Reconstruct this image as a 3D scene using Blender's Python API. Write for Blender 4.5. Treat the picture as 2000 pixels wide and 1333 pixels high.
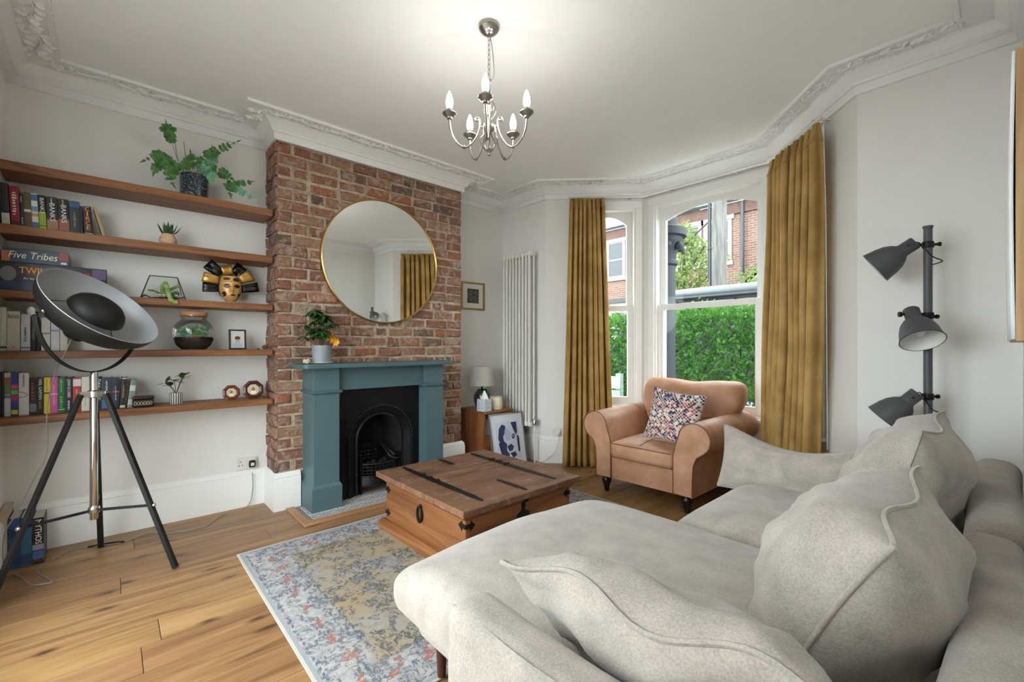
import bpy, bmesh, math, random
from mathutils import Vector, Matrix, noise as mnoise
from math import sin, cos, pi, radians, sqrt, atan2
random.seed(7)
SC = bpy.context.scene
COL = SC.collection
for _o in list(bpy.data.objects): bpy.data.objects.remove(_o)

# ------------------------------------------------------------------ camera
YAW = radians(47.75)
cam_d = bpy.data.cameras.new('camera'); cam = bpy.data.objects.new('camera', cam_d); COL.objects.link(cam)
cam.location = (0, 0, 1.2)
cam.rotation_euler = (radians(90), 0, YAW)
cam_d.sensor_width = 36; cam_d.lens = 863 * 36 / 2000; cam_d.shift_y = 8.5 / 2000; cam_d.clip_start = .02
SC.camera = cam
# ------------------------------------------------------------------ view, sky, sun
SC.view_settings.view_transform = 'Standard'; SC.view_settings.look = 'None'
SC.view_settings.gamma = 1; SC.view_settings.use_curve_mapping = False
SC.view_settings.exposure = 1.33
W = bpy.data.worlds.new('overcast_sky'); SC.world = W; W.use_nodes = True
_bg = W.node_tree.nodes['Background']; _bg.inputs[0].default_value = (.90, .96, 1, 1); _bg.inputs[1].default_value = 4.4
BULB = 38.0

# ------------------------------------------------------------------ helpers
def lin(h):
    if isinstance(h, str):
        h = h.lstrip('#'); c = [int(h[i:i+2], 16) / 255 for i in (0, 2, 4)]
    else: c = list(h)
    return tuple((x / 12.92 if x <= .04045 else ((x + .055) / 1.055) ** 2.4) for x in c[:3]) + (1,)

class NT:
    def __init__(s, name):
        s.m = bpy.data.materials.new(name); s.m.use_nodes = True
        s.t = s.m.node_tree; s.b = s.t.nodes['Principled BSDF']; s.out = s.t.nodes['Material Output']
    def put(s, sock, v):
        if isinstance(v, bpy.types.NodeSocket): s.t.links.new(v, sock)
        else:
            if isinstance(v, (tuple, list)) and sock.type == 'RGBA' and len(v) == 3: v = tuple(v) + (1,)
            if isinstance(v, (tuple, list)) and sock.type == 'VECTOR': v = tuple(v)[:3]
            sock.default_value = v
    def n(s, typ, ins=None, **at):
        nd = s.t.nodes.new('ShaderNode' + typ)
        for k, v in at.items(): setattr(nd, k, v)
        for k, v in (ins or {}).items(): s.put(nd.inputs[k], v)
        return nd
    def set(s, **kw):
        for k, v in kw.items(): s.put(s.b.inputs[k.replace('_', ' ')], v)
        return s
    def coord(s, kind='Object', scale=(1, 1, 1), rot=(0, 0, 0), loc=None, rnd=0):
        v = s.n('TexCoord').outputs[kind]
        if rnd:
            r = s.n('ObjectInfo').outputs['Random']
            r = s.n('Math', {0: r, 1: rnd}, operation='MULTIPLY').outputs[0]
            v = s.n('VectorMath', {0: v, 1: s.n('CombineXYZ', {0: r, 1: r, 2: r}).outputs[0]}, operation='ADD').outputs[0]
        return s.n('Mapping', {'Vector': v, 'Scale': scale, 'Rotation': rot, 'Location': loc or (0, 0, 0)}).outputs[0]
    def noise(s, vec, scale=5, detail=4, rough=.5, dist=0):
        return s.n('TexNoise', {'Vector': vec, 'Scale': scale, 'Detail': detail, 'Roughness': rough, 'Distortion': dist}).outputs[0]
    def ramp(s, fac, stops, interp='LINEAR'):
        nd = s.n('ValToRGB', {0: fac}); r = nd.color_ramp; r.interpolation = interp
        while len(r.elements) < len(stops): r.elements.new(.5)
        for e, (p, c) in zip(r.elements, stops):
            e.position = p; e.color = c if isinstance(c, tuple) and len(c) == 4 else lin(c)
        return nd.outputs[0]
    def mix(s, fac, a, b, mode='MIX'):
        nd = s.n('Mix', data_type='RGBA', blend_type=mode)
        s.put(nd.inputs[0], fac); s.put(nd.inputs[6], a); s.put(nd.inputs[7], b)
        return nd.outputs[2]
    def math(s, op, a, b=0, c=None):
        nd = s.n('Math', operation=op); s.put(nd.inputs[0], a); s.put(nd.inputs[1], b)
        if c is not None: s.put(nd.inputs[2], c)
        return nd.outputs[0]
    def sep(s, v):
        o = s.n('SeparateXYZ', {0: v}).outputs; return o[0], o[1], o[2]
    def bump(s, h, strength=.3, dist=.01):
        s.put(s.b.inputs['Normal'], s.n('Bump', {'Height': h, 'Strength': strength, 'Distance': dist}).outputs[0]); return s

def plain(name, c, rough=.5, metal=0, bump=0, bscale=80, var=0, coat=0, spec=None):
    t = NT(name); col = lin(c)
    t.set(Base_Color=col, Roughness=rough, Metallic=metal)
    if coat: t.set(Coat_Weight=coat, Coat_Roughness=.1)
    if spec is not None: t.set(Specular_IOR_Level=spec)
    if bump or var:
        v = t.coord()
        if var:
            f = t.noise(v, bscale * .12, 4)
            d = tuple(x * (1 - var) for x in col[:3]) + (1,)
            u = tuple(min(1, x * (1 + var)) for x in col[:3]) + (1,)
            t.set(Base_Color=t.ramp(f, [(.3, d), (.7, u)]))
        if bump: t.bump(t.noise(v, bscale, 3), bump, .004)
    return t.m

def wood(name, dark, mid, light, axis=1, rough=.45, scale=1.0, rnd=30, bump=.25, streak=None, var=0):
    t = NT(name); sc = [14 * scale] * 3; sc[axis] = 1.1 * scale
    v = t.coord(scale=tuple(sc), rnd=rnd)
    a = t.noise(v, 1.0, 6, .62, 1.2)
    sc2 = [70 * scale] * 3; sc2[axis] = 2.5 * scale
    b = t.noise(t.coord(scale=tuple(sc2), rnd=rnd), 1.0, 3, .5)
    f = t.math('ADD', t.math('MULTIPLY', a, .75), t.math('MULTIPLY', b, .25))
    c = t.ramp(f, [(.32, dark), (.5, mid), (.66, light)])
    if streak:
        sc3 = [5 * scale] * 3; sc3[axis] = .55 * scale
        k = t.noise(t.coord(scale=tuple(sc3), rnd=rnd + 9), 1.0, 5, .65, 2.0)
        c = t.mix(t.ramp(k, [(.62, (0, 0, 0, 1)), (.74, (1, 1, 1, 1))]), c, lin(streak))
    if var:
        r = t.n('ObjectInfo').outputs['Random']
        c = t.n('HueSaturation', {'Color': c, 'Value': t.math('ADD', t.math('MULTIPLY', r, 2 * var), 1 - var), 'Hue': t.math('ADD', t.math('MULTIPLY', r, .012), .494)}).outputs[0]
    t.set(Base_Color=c, Roughness=rough).bump(f, bump, .002)
    return t.m

def fabric(name, c, var=.12, scale=350, bump=.35, rough=.95, sheen=.3, blot=6):
    t = NT(name); v = t.coord(); col = lin(c)
    f = t.noise(v, scale, 3, .6); g = t.noise(v, blot, 4, .55)
    d = tuple(x * (1 - var) for x in col[:3]) + (1,); u = tuple(min(1, x * (1 + var)) for x in col[:3]) + (1,)
    k = t.math('ADD', t.math('MULTIPLY', f, .55), t.math('MULTIPLY', g, .45))
    t.set(Base_Color=t.ramp(k, [(.36, d), (.64, u)]), Roughness=rough, Sheen_Weight=sheen, Sheen_Roughness=.5, Specular_IOR_Level=.2)
    t.bump(f, bump, .002); return t.m

def glass(name, tint=(1, 1, 1), refl=.08, rough=.0, k=.6):
    t = NT(name)
    tr = t.n('BsdfTransparent', {0: tuple(tint) + (1,)}); gl = t.n('BsdfGlossy', {0: (1, 1, 1, 1), 'Roughness': rough})
    fr = t.n('LayerWeight', {'Blend': .35}).outputs['Fresnel']
    f = t.math('MINIMUM', t.math('ADD', t.math('MULTIPLY', fr, k), refl * .3), 1.0)
    mx = t.n('MixShader'); t.put(mx.inputs[0], f); t.t.links.new(tr.outputs[0], mx.inputs[1]); t.t.links.new(gl.outputs[0], mx.inputs[2])
    t.t.links.new(mx.outputs[0], t.out.inputs[0]); return t.m

class MB:
    """collects vertices and faces, then links them as one mesh object"""
    def __init__(s): s.v = []; s.f = []; s.mi = []; s.cur = 0; s.X = None
    def add(s, vs, fs):
        o = len(s.v)
        if s.X is not None: vs = [s.X @ Vector(p) for p in vs]
        s.v += [tuple(p) for p in vs]; s.f += [tuple(o + i for i in f) for f in fs]; s.mi += [s.cur] * len(fs); return s
    def box(s, lo, hi, M=None):
        (a, b, c), (d, e, f) = lo, hi
        vs = [(a,b,c),(d,b,c),(d,e,c),(a,e,c),(a,b,f),(d,b,f),(d,e,f),(a,e,f)]
        if M is not None: vs = [M @ Vector(p) for p in vs]
        return s.add(vs, [(0,3,2,1),(4,5,6,7),(0,1,5,4),(1,2,6,5),(2,3,7,6),(3,0,4,7)])
    def cbox(s, c, d, M=None):
        return s.box([c[i]-d[i]/2 for i in range(3)], [c[i]+d[i]/2 for i in range(3)], M)
    def prism(s, poly, lo, hi, axis='z'):
        n = len(poly)
        def P(a, b, h):
            return {'z': (a, b, h), 'x': (h, a, b), 'y': (a, h, b)}[axis]
        vs = [P(a, b, lo) for a, b in poly] + [P(a, b, hi) for a, b in poly]
        return s.add(vs, [tuple(range(n-1, -1, -1)), tuple(range(n, 2*n))] + [(i, (i+1) % n, n+(i+1) % n, n+i) for i in range(n)])
    def tube(s, pts, r, n=8, cap=True, closed=False):
        pts = [Vector(p) for p in pts]; m = len(pts); rr = r if hasattr(r, '__len__') else [r]*m
        vs = []; up = None
        for i, p in enumerate(pts):
            if closed: t = pts[(i+1) % m] - pts[i-1]
            else: t = pts[min(i+1, m-1)] - pts[max(i-1, 0)]
            t = t.normalized() if t.length > 1e-9 else Vector((0, 0, 1))
            if up is None:
                up = Vector((0, 0, 1)) if abs(t.z) < .9 else Vector((1, 0, 0))
            u = (up - t * up.dot(t))
            if u.length < 1e-6: u = t.orthogonal()
            u.normalize(); w = t.cross(u); up = u
            for k in range(n):
                a = 2*pi*k/n; vs.append(p + (u*cos(a) + w*sin(a)) * rr[i])
        fs = []
        for i in range(m if closed else m-1):
            j = (i+1) % m
            for k in range(n): fs.append((i*n+k, i*n+(k+1) % n, j*n+(k+1) % n, j*n+k))
        if cap and not closed: fs += [tuple(range(n-1, -1, -1)), tuple((m-1)*n+k for k in range(n))]
        return s.add(vs, fs)
    def cyl(s, p0, p1, r0, r1=None, n=16): return s.tube([p0, p1], [r0, r0 if r1 is None else r1], n)
    def lathe(s, prof, n=24, M=None, cap=True):
        vs = []
        for r, z in prof:
            for k in range(n): vs.append((r*cos(2*pi*k/n), r*sin(2*pi*k/n), z))
        fs = [(i*n+k, i*n+(k+1) % n, (i+1)*n+(k+1) % n, (i+1)*n+k) for i in range(len(prof)-1) for k in range(n)]
        if cap:
            if prof[0][0] > 1e-5: fs.append(tuple(range(n-1, -1, -1)))
            if prof[-1][0] > 1e-5: fs.append(tuple((len(prof)-1)*n+k for k in range(n)))
        if M is not None: vs = [M @ Vector(p) for p in vs]
        return s.add(vs, fs)
    def ball(s, c, r, n=12, m=8):
        rx, ry, rz = r if hasattr(r, '__len__') else (r, r, r)
        return s.lathe([(max(1e-6, sin(pi*i/m)), -cos(pi*i/m)) for i in range(m+1)], n,
                       Matrix.Translation(c) @ Matrix.Diagonal((rx, ry, rz, 1)), cap=False)
    def grid(s, fn, nu, nv, wrapu=False):
        vs = [fn(i/nu, j/nv) for j in range(nv+1) for i in range(nu+(0 if wrapu else 1))]
        w = nu if wrapu else nu+1
        return s.add(vs, [(j*w+i, j*w+(i+1) % w, (j+1)*w+(i+1) % w, (j+1)*w+i) for j in range(nv) for i in range(nu)])
    def rbox(s, c, d, r=.05, n=8, fn=None, M=None):
        """rounded box; fn(p, u, v, w) may push each point around (u, v, w in -1..1)"""
        idx = {}; vs = []; fs = []
        h = [x/2 for x in d]; rr = min(r, min(h)*.999)
        def vert(q):
            key = tuple(round(x*n) for x in q)
            if key in idx: return idx[key]
            p = Vector([q[i]*h[i] for i in range(3)])
            # denser samples near the edges
            p = Vector([math.copysign(h[i]*(1-(1-abs(q[i]))**1.35), q[i]) if abs(q[i]) < 1 else p[i] for i in range(3)])
            core = Vector([max(-(h[i]-rr), min(h[i]-rr, p[i])) for i in range(3)]); dd = p-core
            if dd.length > 1e-9: p = core + dd.normalized()*rr
            if fn: p = Vector(fn(p.copy(), *[max(-1, min(1, p[i]/h[i])) for i in range(3)]))
            p = p + Vector(c)
            if M is not None: p = M @ p
            idx[key] = len(vs); vs.append(p); return idx[key]
        for ax in range(3):
            a1, a2 = (ax+1) % 3, (ax+2) % 3
            for sg in (-1, 1):
                for i in range(-n, n):
                    for j in range(-n, n):
                        q = []
                        for (di, dj) in ((0, 0), (1, 0), (1, 1), (0, 1)):
                            e = [0, 0, 0]; e[ax] = sg; e[a1] = (i+di)/n; e[a2] = (j+dj)/n; q.append(vert(e))
                        fs.append(tuple(q) if sg > 0 else tuple(reversed(q)))
        return s.add(vs, fs)
    def build(s, name, mat, parent=None, smooth=None, bevel=0, loc=None, seg=2, subsurf=0):
        me = bpy.data.meshes.new(name); me.from_pydata(s.v, [], s.f); me.update()
        for m in (mat if isinstance(mat, (list, tuple)) else [mat]): me.materials.append(m)
        if any(s.mi):
            for p, i in zip(me.polygons, s.mi): p.material_index = i
        if smooth is not None:
            for p in me.polygons: p.use_smooth = True
            if smooth < 179: me.set_sharp_from_angle(angle=radians(smooth))
        o = bpy.data.objects.new(name, me); COL.objects.link(o)
        if bevel:
            b = o.modifiers.new('bevel', 'BEVEL'); b.width = bevel; b.segments = seg; b.limit_method = 'ANGLE'; b.angle_limit = radians(40)
        if subsurf:
            b = o.modifiers.new('sub', 'SUBSURF'); b.levels = b.render_levels = subsurf
        if parent: o.parent = parent
        if loc: o.location = loc
        return o

def tag(o, label=None, cat=None, group=None, kind=None):
    if label: o['label'] = label
    if cat: o['category'] = cat
    if group: o['group'] = group
    if kind: o['kind'] = kind
    return o
def thing(name, label, cat, loc=(0, 0, 0), rz=0, group=None):
    o = bpy.data.objects.new(name, None); COL.objects.link(o); o.empty_display_size = .05
    o.location = loc; o.rotation_euler = (0, 0, rz); return tag(o, label, cat, group)
def copy_obj(o, parent=None, name=None):
    c = o.copy(); COL.objects.link(c)
    if name: c.name = name
    if parent: c.parent = parent
    return c
FONT_CACHE = {}
def text_mesh(txt, size, depth=.0006, align='CENTER', shear=0, bold=0):
    cu = bpy.data.curves.new('t', 'FONT'); cu.body = txt; cu.size = size; cu.extrude = depth; cu.shear = shear; cu.offset = bold
    cu.align_x = align; cu.align_y = 'CENTER'; cu.resolution_u = 3
    ob = bpy.data.objects.new('t', cu); me = bpy.data.meshes.new_from_object(ob)
    bpy.data.objects.remove(ob); bpy.data.curves.remove(cu); return me
def lettering(txt, size, M, mat, parent, fit=None, **kw):
    """flat print: M maps text x/y/z to the parent's axes"""
    me = text_mesh(txt, size, **kw)
    if fit and len(me.vertices):
        w = max(v.co.x for v in me.vertices) - min(v.co.x for v in me.vertices)
        me.transform(Matrix.Diagonal((fit / max(w, 1e-4), 1, 1, 1)))
    me.transform(M); me.materials.append(mat); me.name = 'lettering'
    o = bpy.data.objects.new('lettering', me); COL.objects.link(o); o.parent = parent; return o
def frame_mat(o, xa, ya):
    xa = Vector(xa).normalized(); ya = Vector(ya).normalized(); za = xa.cross(ya)
    return Matrix(((xa.x, ya.x, za.x, o[0]), (xa.y, ya.y, za.y, o[1]), (xa.z, ya.z, za.z, o[2]), (0, 0, 0, 1)))
def spline(pts, n=8):
    pts = [Vector(p) for p in pts]; out = []
    for i in range(len(pts)-1):
        p0, p1, p2, p3 = pts[max(i-1, 0)], pts[i], pts[i+1], pts[min(i+2, len(pts)-1)]
        for k in range(n):
            t = k/n; out.append(.5*((2*p1) + (p2-p0)*t + (2*p0-5*p1+4*p2-p3)*t*t + (3*p1-p0-3*p2+p3)*t**3))
    return out + [pts[-1]]
def T(x, y, z): return Matrix.Translation((x, y, z))
def R(a, ax): return Matrix.Rotation(a, 4, ax)

# ================================================================== materials of the room
m_wall = plain('wall_paint', '#e2e0dc', .75, bump=.05, bscale=60, var=.015)
m_ceil = plain('ceiling_paint', '#f3f3f2', .8, var=.01)
m_trim = plain('white_gloss_paint', '#eae9e6', .38)
m_plaster = plain('white_plaster', '#ededec', .6)
m_sub = plain('subfloor', '#4a3320', .8)
m_oak = wood('oak_floor', '#6f4f32', '#957048', '#aa845b', axis=1, rough=.40, rnd=40, bump=.15, streak='#5b3a20', var=.10)
# knots in the oak: a few dark whorls per board
def add_knots(m):
    t = NT.__new__(NT); t.m = m; t.t = m.node_tree; t.b = t.t.nodes['Principled BSDF']; t.out = t.t.nodes['Material Output']
    src = t.b.inputs['Base Color'].links[0].from_socket
    v = t.coord(scale=(3.4, 1.5, 1), rnd=17); w = t.n('TexNoise', {'Vector': v, 'Scale': 6.0, 'Detail': 3.0}).outputs[1]
    v2 = t.n('VectorMath', {0: v, 1: t.n('VectorMath', {0: w, 3: .12}, operation='SCALE').outputs[0]}, operation='ADD').outputs[0]
    d = t.n('TexVoronoi', {'Vector': v2, 'Scale': 1.0}, voronoi_dimensions='2D').outputs[0]
    c = t.mix(t.ramp(d, [(.015, (.92, .92, .92, 1)), (.09, (0, 0, 0, 1))]), src, lin('#3f2716'))
    t.set(Base_Color=c)
add_knots(m_oak)
m_oak2 = wood('oak_hearth_edge', '#8a5f3c', '#a87c58', '#b88c69', axis=1, rough=.45, rnd=40, bump=.12)
m_oak2x = wood('oak_hearth_edge_x', '#8a5f3c', '#a87c58', '#b88c69', axis=0, rough=.45, rnd=40, bump=.12)
m_mortar = NT('lime_mortar')
_v = m_mortar.coord(); _f = m_mortar.noise(_v, 18, 6, .65)
m_mortar.set(Base_Color=m_mortar.ramp(_f, [(.3, '#8f7862'), (.5, '#b8a48c'), (.7, '#cfc2b0')]), Roughness=.95).bump(m_mortar.noise(_v, 60, 5, .7), .9, .012)
m_mortar = m_mortar.m
def brick_mat():
    t = NT('reclaimed_brick'); r = t.n('ObjectInfo').outputs['Random']
    base = t.ramp(r, [(0, '#a06d58'), (.16, '#ab7862'), (.3, '#966a58'), (.42, '#b07f6a'), (.55, '#8a6b5d'), (.66, '#b38a70'), (.78, '#a07262'), (.88, '#7a625a'), (.94, '#b97658'), (1, '#ac8c74')], 'CONSTANT')
    v = t.coord('Object', rnd=50)
    n1 = t.noise(v, 26, 6, .75, .8); n2 = t.noise(v, 11, 6, .72, 1.2); n3 = t.noise(v, 62, 4, .75)
    c = t.mix(t.ramp(n1, [(.35, (0, 0, 0, 1)), (.75, (.65, .65, .65, 1))]), base, lin('#74503f'))
    c = t.mix(t.ramp(n2, [(.50, (0, 0, 0, 1)), (.60, (.85, .85, .85, 1))]), c, lin('#b8a590'))
    c = t.mix(t.ramp(n3, [(.34, (.95, .95, .95, 1)), (.40, (0, 0, 0, 1))]), c, lin('#2f211b'))
    t.set(Base_Color=c, Roughness=.93)
    t.bump(t.math('ADD', n1, t.math('MULTIPLY', n3, .6)), .95, .02); return t.m
m_brick = brick_mat()

# ================================================================== the room shell
H = 2.82
XL, YN, XR, YF = -3.786, -.44, .08, 3.297
BX, BY0, BY1 = -3.516, .889, 2.53                      # chimney breast
A, B, C, D = (-3.116, YF), (-2.41, 4.0), (-1.21, 4.0), (-.565, YF)
PERIM = [(XL, YN), (XL, BY0), (BX, BY0), (BX, BY1), (XL, BY1), (XL, YF), A, B, C, D, (XR, YF), (XR, YN)]
def struct(mb, name, mat, **k): return tag(mb.build(name, mat, **k), kind='structure')

struct(MB().box((XL-.25, YN-.25, -.12), (XR+.25, 4.3, -.022)), 'floor', m_sub)
floor = bpy.data.objects['floor']
struct(MB().box((XL-.3, YN-.3, H), (XR+.3, 4.4, H+.3)), 'ceiling', m_ceil)
struct(MB().box((XL-.25, YN-.25, 0), (XL, YF+.25, H)), 'wall_left', m_wall)
# near wall beside the camera; unseen glazed doors added for extra daylight
DX0, DX1, DZ = -2.95, -.55, 2.40
struct(MB().box((XL, YN-.25, 0), (DX0, YN, H)).box((DX1, YN-.25, 0), (XR, YN, H)).box((DX0, YN-.25, DZ), (DX1, YN, H)), 'wall_near', m_wall)
struct(MB().box((XR, YN-.25, 0), (XR+.25, YF+.25, H)), 'wall_right', m_wall)
struct(MB().prism([(XL, YF), A, (A[0]+.1, YF+.35), (A[0]-.05, YF+.3), (XL, YF+.25)], 0, H), 'wall_far_left', m_wall)
struct(MB().prism([D, (XR, YF), (XR, YF+.25), (D[0]+.05, YF+.3), (D[0]-.1, YF+.35)], 0, H), 'wall_far_right', m_wall)

# oak boards, each a piece of the floor
W_PL = .187; x = XL; row = 0
rng = random.Random(3)
while x < XR:
    x1 = min(x+W_PL, XR); y = YN - rng.random()*1.6
    if x1 - x < .03: break
    while y < 4.0:
        L = rng.uniform(1.5, 2.2); y0, y1 = max(y, YN), min(y+L, 4.0); y += L
        if y1 - y0 < .05: continue
        xc = (x+x1)/2
        if y0 > YF and (xc < A[0]-.05 or xc > D[0]+.05): continue
        g = .0011
        o = MB().box((-(x1-x)/2+g, -(y1-y0)/2+g, -.022), ((x1-x)/2-g, (y1-y0)/2-g, 0)).build('plank', m_oak, floor, bevel=.0012, seg=1, loc=(xc, (y0+y1)/2, 0))
    x = x1; row += 1

# bay walls with openings, sash windows and sills
Z_SILL, Z_HEAD, Z_RAIL = .60, 2.60, 1.585
m_glass = glass('window_glass', (.97, .99, .98), .008, k=.10)
m_dark = plain('blackened_metal', '#1c1b1b', .4, .6)
def bay_segment(k, P, Q, w0, w1, wall_name):
    """wall from P to Q (inside face) with a window between w0 and w1 metres along it"""
    d = Vector((Q[0]-P[0], Q[1]-P[1])); L = d.length; d /= L
    Mw = Matrix(((d.x, -d.y, 0, P[0]), (d.y, d.x, 0, P[1]), (0, 0, 1, 0), (0, 0, 0, 1)))   # local x along, y outward
    t = .26; e0, e1 = .11*t/.26, .11
    wl = MB(); wl.X = Mw
    wl.box((-.0, 0, 0), (w0, t, H)).box((w1, 0, 0), (L, t, H)).box((w0, 0, 0), (w1, t, Z_SILL-.03)).box((w0, 0, Z_HEAD), (w1, t, H))
    struct(wl, wall_name, m_wall)
    win = thing('window_%d' % k, None, None); win['kind'] = 'structure'
    def part(mb, name, mat, parent=win, **kw):
        mb.X = None; mb.v = [tuple(Mw @ Vector(p)) for p in mb.v]; return mb.build(name, mat, parent, **kw)
    f = .055; a, b = w0, w1
    fr = MB().box((a-.05, -.018, Z_SILL-.02), (a+.012, .0, Z_HEAD-.012)).box((b-.012, -.018, Z_SILL-.02), (b+.05, 0, Z_HEAD-.012)).box((a-.05, -.018, Z_HEAD-.012), (b+.05, 0, Z_HEAD+.06))
    fr.box((a, .0, Z_SILL-.03), (a+.03, .16, Z_HEAD)).box((b-.03, 0, Z_SILL-.03), (b, .16, Z_HEAD)).box((a+.03, 0, Z_HEAD-.03), (b-.03, .16, Z_HEAD))
    fr.box((a+.03, 0, Z_SILL-.03), (b-.03, .02, Z_SILL+.0))
    part(fr, 'window_frame', m_trim, bevel=.004)
    part(MB().box((a-.06, -.05, Z_SILL-.045), (b+.06, .02, Z_SILL-.015)), 'window_sill', m_trim, bevel=.006)
    part(MB().box((a+.03, .02, Z_SILL-.03), (b-.03, .3, Z_SILL-.01)), 'outer_sill', m_trim)
    a += .03; b -= .03
    # upper sash with a shallow arched head (outer track)
    y0, y1 = .085, .125; gl, gr = a+f, b-f; zt = Z_HEAD-.03; zs, za = 2.44, 2.525
    us = MB().box((a, y0, Z_RAIL-.03), (gl, y1, zt)).box((gr, y0, Z_RAIL-.03), (b, y1, zt)).box((gl, y0, Z_RAIL-.03), (gr, y1, Z_RAIL+.025))
    N = 14
    for i in range(N):
        u0, u1 = i/N, (i+1)/N; h = lambda u: zs + (za-zs)*(1-(2*u-1)**2)
        xa, xb = gl+(gr-gl)*u0, gl+(gr-gl)*u1
        vs = [(xa, y0, h(u0)), (xb, y0, h(u1)), (xb, y0, zt), (xa, y0, zt), (xa, y1, h(u0)), (xb, y1, h(u1)), (xb, y1, zt), (xa, y1, zt)]
        us.add(vs, [(0, 1, 2, 3), (7, 6, 5, 4), (0, 4, 5, 1)])
    s1 = part(us, 'upper_sash', m_trim, smooth=30)
    part(MB().box((gl-.005, .104, Z_RAIL), (gr+.005, .108, zt-.02)), 'pane', m_glass, s1)
    # lower sash (inner track)
    y0, y1 = .035, .075
    ls = MB().box((a, y0, Z_SILL-.01), (gl, y1, Z_RAIL+.02)).box((gr, y0, Z_SILL-.01), (b, y1, Z_RAIL+.02)).box((gl, y0, Z_SILL-.01), (gr, y1, Z_SILL+.075)).box((gl, y0, Z_RAIL-.035), (gr, y1, Z_RAIL+.02))
    s2 = part(ls, 'lower_sash', m_trim, bevel=.004)
    part(MB().box((gl-.005, .053, Z_SILL+.06), (gr+.005, .057, Z_RAIL-.02)), 'pane', m_glass, s2)
    if k == 2:
        for u in (.22, .78): part(MB().box((a+(b-a)*u-.012, y0-.01, Z_RAIL+.02), (a+(b-a)*u+.012, y1, Z_RAIL+.03)), 'sash_lock', m_dark, s2)
    return Mw, L
LA = sqrt((B[0]-A[0])**2+(B[1]-A[1])**2); LC = sqrt((C[0]-D[0])**2+(C[1]-D[1])**2)
M_bayL, _ = bay_segment(1, A, B, .36, LA-.075, 'wall_bay_left')
M_bayC, _ = bay_segment(2, B, C, .10, 1.11, 'wall_bay_centre')
M_bayR, _ = bay_segment(3, C, D, .075, LC-.36, 'wall_bay_right')
for nm, P in (('trim_bay_post_left', B), ('trim_bay_post_right', C)):
    s = 1 if P is B else -1
    struct(MB().prism([(P[0], P[1]), (P[0]+.0, P[1]+.26), (P[0]-s*.19, P[1]+.18)], 0, H), nm, m_trim)

# swept mouldings with mitred corners (room on the right-hand side of the path)
NP = len(PERIM)
def off_dir(i):
    def nrm(P, Q):
        dx, dy = Q[0]-P[0], Q[1]-P[1]; l = sqrt(dx*dx+dy*dy); return Vector((dy/l, -dx/l))
    n1 = nrm(PERIM[i-1], PERIM[i]); n2 = nrm(PERIM[i], PERIM[(i+1) % NP])
    b = n1 + n2; return b / (1 + n1.dot(n2))
def sweep(i, prof, t0=None, t1=None):
    P, Q = Vector(PERIM[i]), Vector(PERIM[(i+1) % NP]); d = (Q-P); L = d.length; d /= L; nn = Vector((d.y, -d.x))
    o0 = off_dir(i) if t0 is None else nn; o1 = off_dir((i+1) % NP) if t1 is None else nn
    p0 = P if t0 is None else P+d*t0; p1 = Q if t1 is None else P+d*t1
    vs = [(*(p0+o0*o), z) for o, z in prof] + [(*(p1+o1*o), z) for o, z in prof]; n = len(prof)
    fs = [(k, k+1, n+k+1, n+k) for k in range(n-1)] + [tuple(range(n-1, -1, -1)), tuple(range(n, 2*n))]
    return MB().add(vs, fs), (P, d, L, nn, o0, o1)
CORN = [(0, 2.69), (.018, 2.69), (.022, 2.738), (.036, 2.742), (.040, 2.756), (.046, 2.758), (.056, 2.775), (.086, 2.797), (.092, 2.80), (.092, 2.812), (.205, 2.812), (.207, 2.803), (.216, 2.800), (.226, 2.803), (.228, H), (0, H)]
leaf_rng = random.Random(11)
def leaf(mb, c, ang, l, w, h):
    """one raised acanthus lobe hanging under the ceiling band"""
    d = Vector((cos(ang), sin(ang), 0)); s = Vector((-sin(ang), cos(ang), 0)); c = Vector(c); dn = Vector((0, 0, -1))
    vs = [c-d*l*.5, c-d*l*.15+s*w*.5, c+d*l*.2+s*w*.42, c+d*l*.55, c+d*l*.2-s*w*.42, c-d*l*.15-s*w*.5, c-d*l*.1+dn*h, c+d*l*.22+dn*h*.8]
    mb.add(vs, [(0, 6, 1), (1, 6, 7, 2), (2, 7, 3), (3, 7, 4), (4, 7, 6, 5), (5, 6, 0)])
for i in range(NP):
    mb, (P, d, L, nn, o0, o1) = sweep(i, CORN)
    tr = struct(mb, 'trim_%d' % (i+1), m_plaster, smooth=50)
    if i == 10: continue
    lf = MB(); zb = 2.8125
    a0 = atan2(d.y, d.x); sgn = lambda k: 1 if k % 2 else -1
    s_lo = max(0, (o0*.15).dot(d)); s_hi = L + min(0, (o1*.15).dot(d)) if True else L
    s_lo = min((o0*.10).dot(d), (o0*.2).dot(d)); s_hi = L + max((o1*.10).dot(d), (o1*.2).dot(d))
    q = []; k = 0; step = .085; n = max(1, int((s_hi-s_lo)/step))
    for k in range(n):
        s = s_lo + (k+.5)*(s_hi-s_lo)/n
        if s < (o0*.15).dot(d)+.02 or s > L+(o1*.15).dot(d)-.02: continue
        ctr = P + d*s + nn*(.15+.022*sin(s*2*pi/.34)); ph = s*2*pi/.34
        q.append((*ctr, zb-.008))
        for j in range(8):
            side = sgn(j + k); an = a0 + side*(.3+.22*j) + leaf_rng.uniform(-.3, .3)
            off = nn*(-side*.008*(1+.6*j)) + d*leaf_rng.uniform(-.04, .04)
            cc = ctr+off; leaf(lf, (*cc, zb), an, leaf_rng.uniform(.035, .06), leaf_rng.uniform(.016, .026), leaf_rng.uniform(.010, .022))
        if k % 4 == 1: lf.ball((*(ctr+nn*.02), zb-.004), (.016, .016, .014), 8, 5)
    if len(q) > 2: lf.tube(q, .006, 5)
    if len(lf.f): tag(lf.build('leaf_ornament', m_plaster, tr, smooth=60), kind='stuff')

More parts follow.
